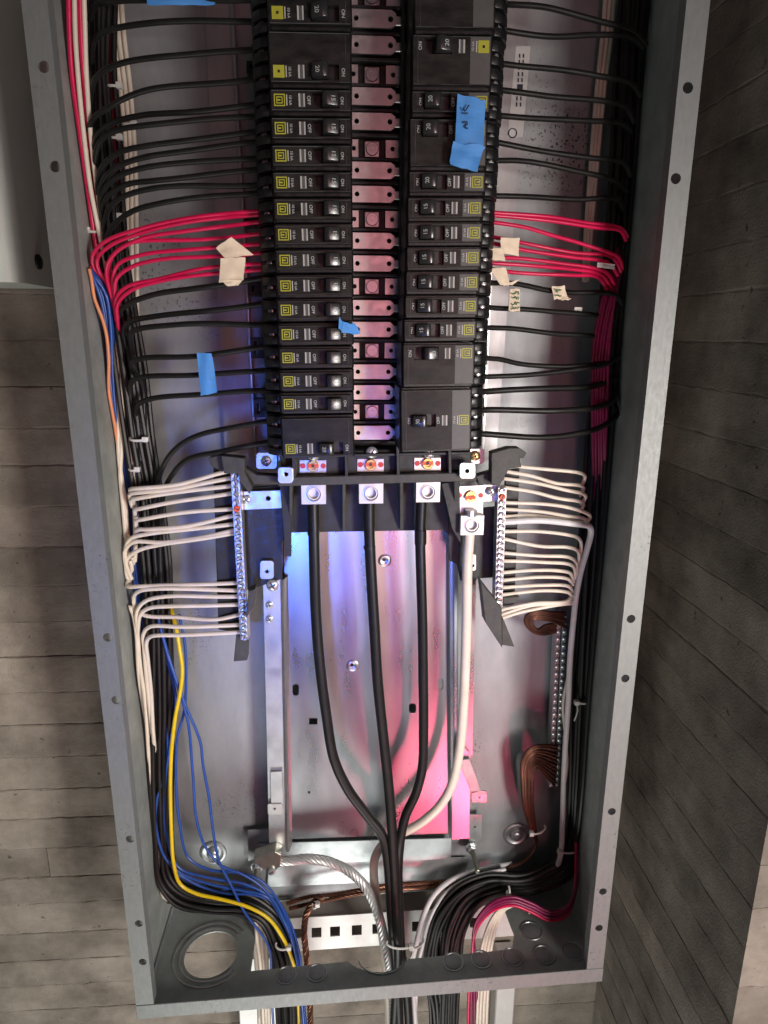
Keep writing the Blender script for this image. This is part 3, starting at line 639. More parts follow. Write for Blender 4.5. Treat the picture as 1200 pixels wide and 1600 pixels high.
# ------------------------------------------------------------------ neutral bars
def neutral_bar(label, top, bot, n, red, m_end, extra):
    A = P(top[0], top[1], 56); B = P(bot[0], bot[1], 60); ax = (B - A).normalized(); L = (B - A).length
    t = thing('neutral_bar', label, 'terminal bar', B, 'neutral terminal bars')
    sx = V((1,0,0)); w2 = 4.3
    mb = MB(); q = [A - sx*w2, A + sx*w2, B + sx*w2, B - sx*w2]
    mb.prism(q, [p + V((0,13,0)) for p in q]); mb.build('bar', M['tin'], t, bevel=0.4)
    for i in range(n):
        c = A.lerp(B, (i+0.5)/n) + V((0,-0.2,0))
        r = random.random(); a = random.uniform(0, 3.1)
        s = MB().lathe(c, (0,-1,0), [(3.1,0),(3.1,1.6),(2.6,2.3),(1.2,2.0)], 12).build('terminal_screw', M['orange'] if i == red else M['zinc'], t, smooth=True)
        d = V((math.cos(a),0,math.sin(a))); e = V((-d.z,0,d.x)); c2 = c + V((0,-2.05,0))
        qq = [c2+d*2.6+e*0.45, c2+d*2.6-e*0.45, c2-d*2.6-e*0.45, c2-d*2.6+e*0.45]
        MB().prism([p+V((0,-0.35,0)) for p in qq], qq).build('screw_slot', M['black_dull'], s)
    for nm, pts, Y, th, mm in extra: slab(pts, Y, th).build(nm, M[mm], t, bevel=0.6)
    return t
nbl = neutral_bar('left neutral bar, a row of screws with white wires from the left', (367,738), (382,1000), 27, 5, None, [
    ('backing', [(333,726),(362,722),(378,990),(341,984)], 74, 4, 'black_dull'),
    ('bracket_arm', [(326,716),(345,710),(352,722),(348,738),(330,728)], 58, 14, 'dusty'),
    ('bracket_arm', [(345,712),(382,716),(382,738),(394,760),(390,772),(374,752),(372,740),(350,740)], 48, 14, 'dusty'),
    ('bracket_arm', [(378,728),(400,742),(440,744),(440,757),(396,757)], 56, 14, 'dusty'),
    ('bracket_foot', [(369,990),(388,988),(386,1032),(365,1034)], 66, 14, 'dusty'),
    ('bracket_foot', [(388,924),(399,920),(397,945),(384,968)], 50, 14, 'dusty')])
nbr = neutral_bar('right neutral bar, a row of screws with white wires from the right', (785,762), (779,950), 21, 1, None, [
    ('backing', [(790,735),(812,732),(804,944),(783,948)], 76, 4, 'black_dull'),
    ('bracket_arm', [(768,708),(796,700),(812,700),(823,708),(818,716),(812,716),(815,730),(796,732),(780,760),(768,756)], 46, 14, 'dusty'),
    ('bracket_arm', [(744,744),(770,736),(776,758),(748,758)], 58, 12, 'black_dull'),
    ('bracket_foot', [(751,908),(784,950),(785,1013),(758,972)], 48, 16, 'dusty'),
    ('bracket_foot', [(784,1008),(804,1011),(786,966),(784,968)], 60, 8, 'dusty'),
    ('bracket_foot', [(786,934),(812,932),(808,942),(786,944)], 66, 8, 'dusty')])
# black mounting plates beside the lugs
pl = thing('insulator_plate', 'black insulating plate with pale blue tinted strap left of the main lugs', 'insulator', P(415, 905, 78))
slab([(382,762),(452,758),(453,835),(441,846),(440,905),(384,924)], 80, 4).build('plate', M['black'], pl, bevel=0.5)
slab([(437,756),(455,756),(455,870),(446,870)], 66, 6).build('edge', M['black_dull'], pl, bevel=0.4)
slab([(377,768),(440,766),(440,794),(378,797)], 72, 3, [(419,779,2.4)]).build('strap', M['tin'], pl, bevel=0.3)
slab(rrect(406,876,428,905,5), 74, 4, [(417,893,1.8)]).build('tab', M['tin'], pl, bevel=0.4)
screw(P(385,780,72), 4.4, M['zinc'], pl, cross=True)
screw(P(426,914,76), 6.2, M['zinc'], pl, cross=True, slot_ang=0.5)
pr = thing('insulator_plate', 'black insulating plate behind the neutral lug on the right', 'insulator', P(745, 905, 78))
slab([(700,800),(775,792),(780,902),(748,904),(720,908),(714,882),(702,876)], 82, 4).build('plate', M['black'], pr, bevel=0.5)
slab([(690,756),(718,750),(720,850),(706,826)], 60, 20).build('edge', M['black_dull'], pr, bevel=0.4)
slab(rrect(728,866,744,892,3), 78, 3, [(739,884,1.5)]).build('tab', M['tin'], pr, bevel=0.4)
# ground bar at the right
gb = thing('ground_bar', 'dark two-row ground bar standing along the right gutter', 'terminal bar', P(870, 1230, 130))
for off, nm, mm in ((0,'bar','galv'),(9,'bar','back')):
    A = P(874+off, 958, 118); B = P(861+off, 1230, 120); q = [A+V((-2.6,0,0)), A+V((2.6,0,0)), B+V((2.6,0,0)), B+V((-2.6,0,0))]
    MB().prism(q, [p+V((0,14,0)) for p in q]).build(nm, M[mm], gb, bevel=0.4)
    for i in range(26):
        c = A.lerp(B, (i+0.5)/26); MB().lathe(c+V((0,0.1,0)), (0,-1,0), [(2.2,0),(2.2,1.2),(1.4,1.8)], 8).build('terminal_screw', M['zinc'], gb, smooth=True)

# ------------------------------------------------------------------ wires
def inbox(p, r):                                         # keep a wire inside the side and back walls of the box
    if p.z > 6: p.x = max(-251.5 + r, min(251.5 - r, p.x)); p.y = min(p.y, D - r)
    return p
def wire(pts, r, m, label, name='branch_wire', cat='wire', group=None, n=9, Y=None):
    p3 = []
    for q in pts:
        if len(q) == 3: p3.append(P(*q))
        else: p3.append(P(q[0], q[1], Y))
    p3 = [inbox(p, r + 0.6) for p in p3]
    path = spline(p3, 5.0); ph = random.uniform(0, 6); k1 = random.uniform(0.03, 0.06); w_ = min(0.45, r*0.16)
    s = 0.0; out = []
    for i, p in enumerate(path):
        if i: s += (p - path[i-1]).length
        out.append(p + V((0.5*math.sin(s*k1*0.7+ph), math.sin(s*k1+ph*2), math.sin(s*k1*1.3+ph)))*w_)
    mb = MB().tube(out, r, n); o = mb.build(name, M[m], smooth=True)
    return tag(o, label, cat, group)
def ys(pts, y0, y1):                                     # spread the depth evenly along a run of pixels
    k = len(pts) - 1; return [(x, y, y0 + (y1-y0)*i/max(1,k)) for i, (x, y) in enumerate(pts)]
BL = [
 [(412,-2),(330,0),(230,1),(175,2),(148,8),(140,30)],
 [(412,32),(392,33),(245,35),(190,41),(160,50),(146,66),(143,100)],
 [(412,76),(388,79),(245,89),(175,105),(150,122),(142,145),(141,190)],
 [(412,122),(378,126),(224,143),(168,168),(145,186),(138,205),(142,250)],
 [(412,161),(395,163),(297,175),(217,182),(168,196),(151,215),(146,240),(150,290)],
 [(412,180),(395,182),(217,196),(178,206),(155,225),(149,255),(152,310)],
 [(414,205),(385,208),(224,229),(182,241),(160,262),(153,290),(158,340)],
 [(414,222),(385,224),(224,247),(178,264),(160,285),(156,310),(160,350)],
 [(414,246),(395,248),(227,261),(182,276),(163,295),(158,320),(162,365)],
 [(414,263),(395,266),(241,282),(196,290),(168,308),(161,330),(164,380)],
 [(416,287),(399,289),(241,294),(192,307),(170,325),(164,350),(166,395)],
 [(416,299),(399,301),(245,318),(203,332),(172,360),(166,390),(168,410)],
]
lbl = ['black branch wire running along the top edge of the picture at left']
for i, pts in enumerate(BL):
    lb = lbl[0] if i == 0 else ORD[i-1] + ' black wire from the top at left, above the red wires'
    k = len(pts); q = [(x, y, 34 + 58*j/(k-1)) for j, (x, y) in enumerate(pts)]
    wire(q, 2.3, 'wblack', lb, group='black wires of the left breakers')
BL2 = [
 [(430,430),(424,432),(310,450),(235,462),(196,477),(184,495),(186,540),(196,600)],
 [(430,471),(424,472),(325,486),(235,495),(205,501),(193,515),(198,545),(212,580)],
 [(430,507),(418,507),(280,507),(220,513),(204,522),(206,545),(214,600),(222,680)],
 [(432,539),(421,541),(310,556),(226,559),(206,567),(210,580),(222,600),(226,680)],
 [(432,578),(418,579),(310,586),(220,589),(204,600),(206,630),(214,700)],
 [(434,609),(418,610),(310,616),(235,624),(215,633),(212,655),(220,720)],
 [(436,656),(424,657),(355,669),(295,687),(265,711),(248,748),(240,800),(244,900)],
 [(440,689),(430,690),(355,703),(295,717),(270,742),(256,770),(250,830),(252,930)],
]
for i, pts in enumerate(BL2):
    k = len(pts); q = [(x, y, 36 + 62*min(1, j/(k-2))) for j, (x, y) in enumerate(pts)]
    lb = ORD[i] + ' black wire below the red wires at left'
    if i == 6: lb = 'upper of two black wires sweeping down above the left neutral bar'
    if i == 7: lb = 'lower of two black wires sweeping down above the left neutral bar'
    wire(q, 2.5, 'wblack', lb, group='black wires of the left breakers')
RL = [
 [(424,327),(418,328),(310,339),(220,357),(165,376),(144,399),(147,420),(165,440)],
 [(424,334),(418,334),(310,345),(226,363),(172,383),(151,405),(155,425),(170,445)],
 [(424,344),(415,345),(295,361),(220,373),(180,394),(166,420),(170,450),(176,470)],
 [(424,363),(415,364),(310,375),(214,377),(187,387),(171,412),(176,450)],
 [(424,380),(415,381),(292,390),(220,399),(184,414),(176,440),(178,470)],
 [(424,394),(415,395),(340,400),(250,406),(205,417),(182,435),(179,460),(182,490)],
 [(424,411),(418,412),(316,420),(250,435),(200,447),(182,466),(181,490)],
 [(424,419),(418,420),(310,430),(250,440),(206,453),(184,474),(183,496)],
]
for i, pts in enumerate(RL):
    k = len(pts); q = [(x, y, 34 + 50*j/(k-1)) for j, (x, y) in enumerate(pts)] + [(193,560,112),(206,660,120)]
    wire(q, 1.75, 'wred', ORD[i] + ' red wire from the top in the left red fan', group='red wires of the left breakers')
BR = [
 [(780,4),(790,6),(855,13),(939,33),(989,50),(1010,70)],
 [(765,44),(774,46),(855,57),(932,54),(985,58),(1005,75)],
 [(762,96),(771,98),(855,107),(939,119),(985,130),(1000,150)],
 [(760,139),(769,140),(847,149),(932,157),(978,168),(990,190)],
 [(756,178),(765,179),(836,186),(920,189),(970,191),(985,205)],
 [(750,219),(759,220),(836,234),(924,247),(975,255),(985,275)],
 [(746,251),(755,251),(809,251),(893,266),(955,280),(980,300)],
 [(740,304),(748,305),(817,308),(900,311),(965,312),(975,330)],
 [(750,440),(763,442),(805,444),(855,453),(893,457),(960,461),(972,475)],
 [(738,476),(748,478),(782,482),(855,486),(925,492),(960,500)],
 [(738,510),(750,511),(797,513),(866,522),(920,524),(960,530)],
 [(736,557),(746,559),(778,561),(817,570),(893,572),(945,566),(965,560)],
 [(736,589),(744,589),(817,587),(893,578),(950,568),(970,556)],
 [(738,612),(751,612),(855,607),(925,603),(965,592)],
 [(738,641),(751,641),(874,641),(926,638),(958,626),(972,610)],
 [(734,677),(744,678),(836,683),(893,679),(939,668),(975,648),(985,630)],
]
for i, pts in enumerate(BR):
    k = len(pts); q = [(x, y, 36 + 60*j/(k-1)) for j, (x, y) in enumerate(pts)]
    lb = ORD[i] + ' black wire from the top at right, above the red wires' if i < 8 else ORD[i-8] + ' black wire below the red wires at right'
    wire(q, 2.9 if i in (13,14,15) else 2.35, 'wblack', lb, group='black wires of the right breakers')
RR = [
 [(738,330),(751,331),(855,338),(912,348),(970,357),(980,370)],
 [(738,335),(751,336),(855,344),(930,356),(970,360),(978,375)],
 [(745,345),(759,346),(817,354),(866,369),(912,382),(966,402),(972,420)],
 [(738,368),(751,369),(782,373),(813,379),(893,394),(958,403),(970,425)],
 [(738,373),(751,376),(813,389),(893,402),(950,411),(965,430)],
 [(735,408),(748,407),(794,403),(874,411),(947,426),(960,445)],
 [(735,411),(748,411),(836,415),(893,421),(940,430),(955,450)],
 [(745,417),(759,419),(794,425),(893,430),(935,434),(950,455)],
]
for i, pts in enumerate(RR):
    k = len(pts); q = [(x, y, 36 + 52*j/(k-1)) for j, (x, y) in enumerate(pts)]
    wire(q, 1.75, 'wred', ORD[i] + ' red wire from the top in the right red fan', group='red wires of the right breakers')
NL = [
 [(372,734),(347,739),(280,756),(215,763),(204,765),(206,775),(212,800)],
 [(372,745),(359,747),(280,763),(215,770),(203,773),(205,785)],
 [(372,757),(359,759),(280,769),(215,779),(204,782),(207,792)],
 [(372,769),(360,771),(280,783),(220,795),(211,797),(212,806)],
 [(374,794),(361,795),(293,800),(222,812),(213,814),(213,825)],
 [(374,805),(361,807),(293,821),(230,828),(214,829),(212,842)],
 [(374,818),(363,819),(293,827),(229,835),(204,842),(196,860),(198,885),(206,905)],
 [(375,827),(363,829),(307,841),(253,848),(208,847),(190,862),(188,884),(193,902),(202,906)],
 [(375,831),(363,833),(307,843),(253,851),(218,859),(199,872),(194,886),(199,898),(206,890),(203,876)],
 [(380,910),(367,911),(293,913),(215,917),(200,917),(197,911),(204,906)],
 [(380,922),(368,923),(253,919),(218,923),(209,932),(211,948),(216,970)],
 [(382,931),(369,932),(267,932),(228,939),(214,954),(214,980)],
 [(383,944),(371,945),(267,947),(232,951),(219,962),(216,990),(219,1040),(226,1090),(231,1160,96),(237,1250,98),(243,1340,98),(254,1395,100)],
 [(383,959),(371,961),(333,968),(280,965),(226,961),(212,952),(203,947),(208,960),(213,990),(217,1050),(226,1130,104),(236,1230,116),(242,1320,124)],
 [(384,976),(372,977),(280,979),(234,980),(224,991),(225,1010),(229,1060),(235,1120),(241,1200,124),(244,1300,132)],
 [(385,987),(373,988),(280,992),(236,995),(229,1004),(231,1030),(236,1080),(239,1140),(244,1220,126),(246,1300,132)],
]
for i, pts in enumerate(NL):
    k = len(pts); q = [p if len(p) == 3 else (p[0], p[1], 62 + 26*min(1, j/5)) for j, p in enumerate(pts)]
    lb = ORD[i] + ' white neutral wire from the top at the left neutral bar'
    if i == 8: lb = 'white neutral wire with a small loop at the left neutral bar'
    wire(q, 2.15, 'wwhite', lb, 'neutral_wire', group='white wires of the left neutral bar')
NR = [
 [(800,727),(816,729),(864,734),(908,740),(914,745),(908,760)],
 [(788,736),(796,738),(830,744),(870,755),(905,758),(912,763),(906,775)],
 [(786,748),(793,749),(844,756),(887,766),(912,772),(915,777),(908,790)],
 [(786,761),(793,762),(830,768),(872,779),(906,784),(912,789),(905,800)],
 [(784,785),(790,785),(844,787),(887,793),(918,803),(922,809),(912,820)],
 [(784,796),(790,796),(844,799),(887,806),(912,810),(918,815)],
 [(784,807),(790,807),(830,806),(887,812),(910,816)],
 [(784,830),(790,830),(836,830),(887,836),(904,841),(908,852),(904,875)],
 [(784,842),(789,843),(844,853),(887,855),(903,861),(905,872),(900,890)],
 [(783,864),(787,864),(844,868),(890,871),(901,880),(900,900)],
 [(783,877),(787,877),(844,878),(888,881),(898,888),(898,905)],
 [(783,895),(787,895),(830,891),(872,891),(892,896),(896,910)],
 [(783,906),(787,906),(844,902),(888,905),(895,914)],
 [(783,918),(787,918),(844,915),(888,916),(894,924)],
 [(782,930),(787,929),(844,923),(888,926),(893,932)],
 [(780,954),(786,952),(836,942),(887,939),(894,930)],
 [(780,962),(786,960),(830,946),(880,942),(895,938)],
 [(780,968),(786,966),(816,956),(864,946),(895,943)],
]
for i, pts in enumerate(NR):
    k = len(pts); q = [(x, y, 64 + 20*j/(k-1)) for j, (x, y) in enumerate(pts)]
    wire(q, 1.9, 'wwhite', ORD[i] + ' white neutral wire from the top at the right neutral bar', 'neutral_wire', group='white wires of the right neutral bar')
wire([(784,816,64),(790,816,64),(844,814,66),(895,818,72),(921,822,78),(923,832,82),(916,862,86),(909,887,88),(901,929,90),(896,975,92),(891,1028,95),(888,1087,97),(884,1153,98),(881,1220,98),(879,1287,99),(876,1335,100),(866,1360,110),(840,1380,122),(790,1388,126)], 3.2, 'wgrey', 'thick grey-white cable bending down the right gutter from the neutral bar', 'neutral_cable', 'cable')
wire([(893,1010,104),(889,1050,104),(880,1100,106),(883,1150,106),(886,1195,106),(880,1240,106)], 1.7, 'wwhite', 'thin white wire beside the ground bar in the right gutter', 'neutral_wire')

# feeders
wire([(489,782,66),(490,830,64),(492,900,64),(494,960,65),(500,1040,66),(510,1120,68),(522,1185,70),(545,1235,72),(575,1275,72),(597,1305,70),(606,1350,66),(611,1420,62),(616,1480,58),(622,1560,70),(626,1640,80)], 5.6, 'wblack', 'thick black feeder cable from the left main lug', 'feeder_cable', 'cable', 'black feeder cables', n=14)
wire([(577,782,66),(577,830,66),(580,900,66),(585,980,67),(590,1060,68),(598,1140,70),(606,1220,70),(612,1290,66),(616,1350,62),(619,1420,58),(622,1480,55),(618,1560,70),(614,1640,80)], 5.6, 'wblack', 'thick black feeder cable from the middle main lug', 'feeder_cable', 'cable', 'black feeder cables', n=14)
wire([(659,780,66),(657,830,66),(658,900,66),(660,980,67),(661,1060,68),(662,1140,70),(660,1200,70),(650,1240,70),(634,1275,68),(626,1310,66),(622,1360,68),(624,1420,66),(627,1480,62),(636,1560,74),(640,1640,84)], 5.2, 'wblack', 'thick black feeder cable from the right main lug', 'feeder_cable', 'cable', 'black feeder cables', n=14)
wire([(734,834,64),(731,880,63),(729,960,64),(727,1040,66),(724,1110,68),(718,1175,70),(706,1225,74),(685,1260,80),(655,1288,86),(625,1304,92),(600,1318,96),(586,1340,98),(584,1370,98),(591,1420,94),(600,1480,90),(604,1520,88),(606,1560,92),(608,1640,100)], 5.2, 'wwhite', 'thick white neutral feeder cable from the right lug bending under the black cables', 'feeder_cable', 'cable', n=14)
# taped sleeve ends of the feeders
for nm, a, b_, r in (('left', (490,829,64), (490,836,64), 6.1), ('middle', (577,852,66), (578,857,66), 6.1), ('right', (657,828,66), (657,850,66), 6.0)):
    MB  # sleeves are part of the cable insulation
    mb = MB().tube([P(*a), P(*b_)], r, 14)
    o = mb.build('heat_sleeve', M['wblack'], None, smooth=True); par = [x for x in COL.objects if x.name.startswith('feeder_cable') and x.get('label','').find(nm + ' main lug') >= 0][0]
    o.parent = par; o.location = o.location - par.location
    
# bundles in the gutters ------------------------------------------------------------
def bundle(centre, r, n, spread, m, label, group, name='gutter_wire', label_fn=None, cat='wire'):
    # several wires side by side along one run: each keeps its own offset
    offs = []
    for i in range(n):
        a = i*2.4; q = math.sqrt((i+0.5)/n); offs.append(V((math.cos(a)*q*spread[0], math.sin(a)*q*spread[1], 0)))
    sc = [p[3] if len(p) > 3 else 1.0 for p in centre]; c3 = [P(*p[:3]) for p in centre]
    for i, of in enumerate(offs):
        pts = []
        for j, p in enumerate(c3):
            t = (c3[min(j+1, len(c3)-1)] - c3[max(j-1, 0)]).normalized()
            s = V((t.z, 0, -t.x)); s = s.normalized() if s.length > 1e-3 else V((1,0,0))
            wob = random.uniform(-1.7, 1.7)
            pts.append(inbox(p + s*(-of.x*sc[j] + wob) + V((0, of.y*sc[j] + random.uniform(-0.5,0.5), 0)), r + 0.4))
        o = MB().tube(spline(pts, 6), r, 8).build(name, M[m], smooth=True)
        tag(o, label_fn(i) if label_fn else label, cat, group)
bundle([(150,-20,112),(150,100,112),(158,250,112),(172,400,110),(188,480,108),(200,580,106),(216,680,106),(232,780,108),(242,880,110),(246,980,110),(248,1100,108),(246,1200,108),(248,1300,106),(258,1365,102),(285,1395,98),(330,1405,96),(380,1408,95),(415,1425,92),(436,1460,88),(446,1500,82),(450,1560,90),(452,1640,95)], 2.5, 22, (15, 14), 'wblack', 'black wire in the thick bundle down the left gutter', 'black bundle of the left gutter')
bundle([(998,-20,116,0.7),(990,100,116,0.7),(982,250,116,0.7),(971,400,116,0.75),(960,550,116,0.85),(948,700,116),(938,850,115),(929,1000,114),(921,1120,112),(914,1230,106,0.9),(904,1310,108,0.75),(880,1356,110,0.6),(830,1378,112,0.55),(775,1384,110,0.55),(736,1404,106,0.55),(712,1446,100,0.55),(704,1500,94,0.55),(700,1560,98,0.55),(698,1640,102,0.55)], 2.6, 40, (23, 21), 'wblack', 'black wire in the thick bundle down the right gutter', 'black bundle of the right gutter')
bundle([(880,1345,112),(820,1372,112),(760,1372,110),(720,1390,106),(690,1425,102),(676,1470,98),(672,1510,94),(680,1570,100),(682,1640,104)], 2.6, 8, (8, 8), 'wblack', 'black wire in the inner bend of the right bundle', 'inner bend of the right bundle')
# white trio at left back, red pairs
for i in range(3):
    d = (i-1)*8.0
    wire([(181+d,-10,132),(186+d,60,132),(196+d*0.95,140,132),(204+d*0.9,240,132),(206+d*0.9,340,131),(207+d*0.9,440,130),(210+d*0.5,560,128),(213+d*0.4,660,126)], 2.1, 'wwhite', ('left','middle','right')[i] + ' of three white wires running straight down behind the left black wires', 'neutral_wire', group='three white wires of the left gutter')
for i, (pts, m_, lb) in enumerate([
 ([(107,-10),(109,60),(113,120),(122,210),(133,290),(143,360),(150,410)], 'wred', 'outer red wire of the front strand at the upper left wall'),
 ([(116,-10),(118,60),(123,130),(131,210),(141,290),(152,350),(164,410),(172,460)], 'wwhite', 'white wire between two red ones at the upper left wall'),
 ([(124,-10),(127,60),(132,130),(139,210),(149,290),(158,370)], 'wred', 'inner red wire of the front strand at the upper left wall'),
 ([(131,-10),(133,50),(135,110),(142,210),(152,300),(162,370),(172,430)], 'wwhite', 'thin white wire beside the inner red one at the upper left wall'),
 ([(159,-10),(166,60),(172,120),(177,200),(182,290),(184,370)], 'wred', 'left red wire of the pair behind the left black wires'),
 ([(165,-10),(172,60),(178,130),(182,210),(187,300),(188,380)], 'wred', 'right red wire of the pair behind the left black wires')]):
    wire(ys(pts, 66 if i < 4 else 120, 94 if i < 4 else 118), 2.2 if m_ == 'wred' else 2.0, m_, lb, 'gutter_wire', group='red and white strand of the upper left gutter')
for i, pts in enumerate([[(176,415),(176,470),(182,540),(185,620),(184,700),(188,740),(196,790),(198,850),(196,890)], [(180,420),(184,490),(189,560),(192,640),(190,700),(186,740),(192,790),(196,840)], [(186,520),(194,600),(203,680),(208,730),(210,780),(212,850),(210,880),(206,870)], [(206,640),(210,700),(206,740),(210,770),(214,830)]]):
    wire(ys(pts, 104, 96), 2.3, 'wwhite', ('outer','second','third','short inner')[i] + ' white wire running down to the left neutral wires', 'neutral_wire', group='white wires feeding the left neutral bar')
bl = [[(127,419),(140,432),(158,462),(170,510),(176,560),(180,620),(188,690),(199,760),(203,830),(210,900)]]
for i in range(6):
    d = i*2.4
    pts = [(127+d*0.3, 420+d*0.2),(141+d*0.9,436-d*0.6),(158+d,468-d*1.2),(166+d*0.9,515-d),(170+d*0.7,570),(176+d*0.6,640),(188+d*0.5,700),(198+d*0.5,760),(202+d*0.6,830),(206+d,900),(214+d,960),(226+d,1040),(238+d,1120),(246+d,1200)]
    wire([(x, y, 74 + min(38, 5*j) + (i % 3)*4) for j, (x, y) in enumerate(pts)], 1.7, 'wblue', 'blue wire of the bundle entering through the left wall', 'control_wire', group='blue bundle of the left wall')
wire(ys([(126,420),(132,436),(148,468),(158,492),(166,520),(170,560),(168,610),(167,640),(174,668),(182,710),(194,770),(200,850)], 70, 108), 1.6, 'worange', 'orange wire beside the blue bundle at the left wall', 'control_wire')
wire(ys([(128,418),(142,421),(158,428),(172,440),(180,470)], 76, 100), 1.6, 'wred', 'red wire lying over the top of the blue bundle', 'control_wire')
wire(ys([(204,930),(210,990),(220,1060),(230,1140),(236,1230),(240,1310),(246,1380),(262,1410)], 122, 122), 2.6, 'copper_dark', 'dull copper wire down the left wall behind the white wires', 'ground_wire')
wire(ys([(232,1240),(236,1300),(242,1370),(256,1400),(300,1412),(360,1412),(395,1430),(402,1470),(408,1520),(412,1600)], 112, 84), 2.6, 'wwhite', 'white wire rounding the lower left corner under the black bundle', 'neutral_wire')
# white bundle through the bottom left of the cut-out
for i in range(4):
    d = i*7.5
    wire(ys([(386+d,1418),(393+d*0.9,1440),(398+d*0.8,1475),(401+d*0.7,1510),(404+d*0.7,1560),(406+d*0.7,1640)], 118, 96), 2.6, 'wwhite', ORD[i] + ' white wire from the left dropping through the bottom cut-out', 'neutral_wire', group='white wires dropping out at lower left')
# yellow and loose blue wires
wire([(262,930,116),(276,985,98),(281,1015,94),(285,1045,92),(282,1080,90),(274,1120,88),(268,1170,84),(266,1230,82),(268,1300,82),(272,1350,82),(282,1382,82),(305,1396,80),(345,1405,78),(385,1416,76),(418,1434,74),(440,1462,72),(454,1492,70),(462,1520,70),(466,1570,78),(468,1640,86)], 2.1, 'wyellow', 'bright yellow wire running down the left gutter and out at the bottom', 'control_wire')
LB = [
 [(280,960),(289,1007),(291,1060),(288,1110),(277,1153),(275,1220),(281,1287),(294,1340),(325,1358),(375,1364),(410,1378),(436,1410),(452,1450),(464,1500),(470,1560),(474,1640)],
 [(246,960),(262,1020),(274,1058),(289,1100),(313,1161),(317,1193),(327,1247),(333,1300),(342,1345),(362,1385),(382,1425),(410,1462),(422,1486),(423,1530),(430,1640)],
 [(248,970),(264,1030),(280,1080),(294,1130),(301,1207),(307,1281),(321,1324),(345,1352),(380,1366),(412,1388),(440,1430),(456,1470),(466,1520),(472,1570),(478,1640)],
 [(252,1000),(274,1090),(269,1140),(258,1207),(246,1247),(244,1290),(258,1340),(282,1364),(330,1382),(380,1392),(415,1400),(442,1440),(458,1480),(468,1530),(476,1640)],
 [(254,1010),(275,1090),(266,1160),(258,1220),(257,1270),(261,1310),(280,1356),(330,1372),(385,1382),(425,1405),(448,1445),(460,1485),(468,1540),(478,1640)],
 [(250,1080),(262,1170),(256,1230),(252,1300),(266,1350),(300,1378),(350,1396),(395,1398),(430,1412),(450,1450),(464,1490),(472,1540),(482,1640)],
 [(256,1340),(280,1368),(340,1390),(390,1386),(428,1402),(452,1440),(468,1490),(474,1560),(480,1640)]]
for i, pts in enumerate(LB):
    y0, y1 = (110, 74) if i in (0, 3, 4, 5, 6) else (100, 66)
    wire(ys(pts, y0 - i, y1 + (i % 3)*2), 1.55, 'wblue', ('long blue wire nearest the yellow wire on its right', 'rightmost loose blue wire, crossing over the yellow one at the bottom', 'second loose blue wire from the right above the emboss', 'leftmost bowed blue wire beside the yellow wire', 'blue wire just left of the yellow wire', 'short blue wire low in the left gutter', 'lowest blue wire rounding the left bend')[i], 'control_wire', group='loose blue wires')
# right gutter: white trio, magenta strands, ground wires
for i in range(3):
    d = (i-1)*7
    wire(ys([(953+d,-10),(948+d,60),(940+d*0.9,130),(932+d*0.8,210),(925+d*0.7,290),(919+d*0.6,370),(915+d*0.4,440)], 134, 132), 2.0, 'wwhite', ('left','middle','right')[i] + ' of three white wires at the upper right back wall', 'neutral_wire', group='three white wires of the right gutter')
for i in range(6):
    d = (i-2.5)*4.4; e = random.uniform(-3, 3)
    wire([(972+d*0.5,372,112),(966+d*0.6,412,100),(956+d*0.8+e,452,88),(945+d+e*0.5,505,86),(938+d*1.1,560,86),(936+d-e*0.6,622,88),(937+d*0.9+e*0.4,690,94),(936+d*0.8,770,108),(930+d*0.6,880,122)], 1.8, 'wmag', 'magenta wire of the strand hanging down the right gutter', 'gutter_wire', group='magenta strand of the right gutter')
for i in range(4):
    d = i*4.5
    wire([(914,1090,124),(910+d*0.2,1200,116),(905+d*0.3,1280,100),(900+d*0.3,1350,84),(897+d*0.2,1404-d,76),(884,1431-d,72),(860,1438-d,72),(830,1425-d,74),(800,1415-d,76),(772,1422-d,77),(752,1440-d,78),(741,1462-d,78),(737+d*0.4,1500,78),(732+d,1570,84),(732+d,1640,90)], 1.9, 'wred' if i == 0 else 'wmag', 'magenta wire of the strand rounding the lower right corner', 'gutter_wire', group='magenta strand of the lower right corner')
for i in range(4):
    d = i*5
    wire(ys([(800,1412+i),(782+d*0.5,1420),(766+d*0.8,1440),(754+d,1475),(750+d,1510),(746+d,1570),(744+d,1640)], 88, 82), 2.0, 'wwhite', ORD[i] + ' pale wire dropping out at the lower right beside the magenta strand', 'neutral_wire', group='pale wires dropping out at lower right')
for i in range(7):
    o_ = i*3.2
    wire([(884,958+o_*1.2,118),(860,957+o_*0.7,112),(835,956+o_*0.6,108),(822+o_*0.5,962+o_*0.5,108),(821+o_*0.6,974+o_*0.2,110),(832+o_*0.5,986-o_*0.1,114),(850,991-o_*0.7,118),(872,986-o_*0.6,120),(885,980,122)], 1.7, 'copper_dark', 'dark brown ground wire looped beside the top of the ground bar', 'ground_wire', group='ground loops at the top of the ground bar')
for i in range(11):
    o_ = i*6.2
    wire([(872-i*0.5,1166+o_,118),(850,1164+o_*0.75,114),(830+i*0.9,1168+o_*0.5,110),(817+i*1.7,1185+o_*0.35,108),(816+i*1.6,1225,110),(819+i*1.4,1262,112),(830+i*0.7,1298,116),(838,1318,118),(820,1345,122),(770,1362,128)], 1.7, 'copper' if i in (1, 3) else 'copper_dark', 'copper ground wire sweeping down from the lower half of the ground bar', 'ground_wire', group='ground wires of the lower ground bar')
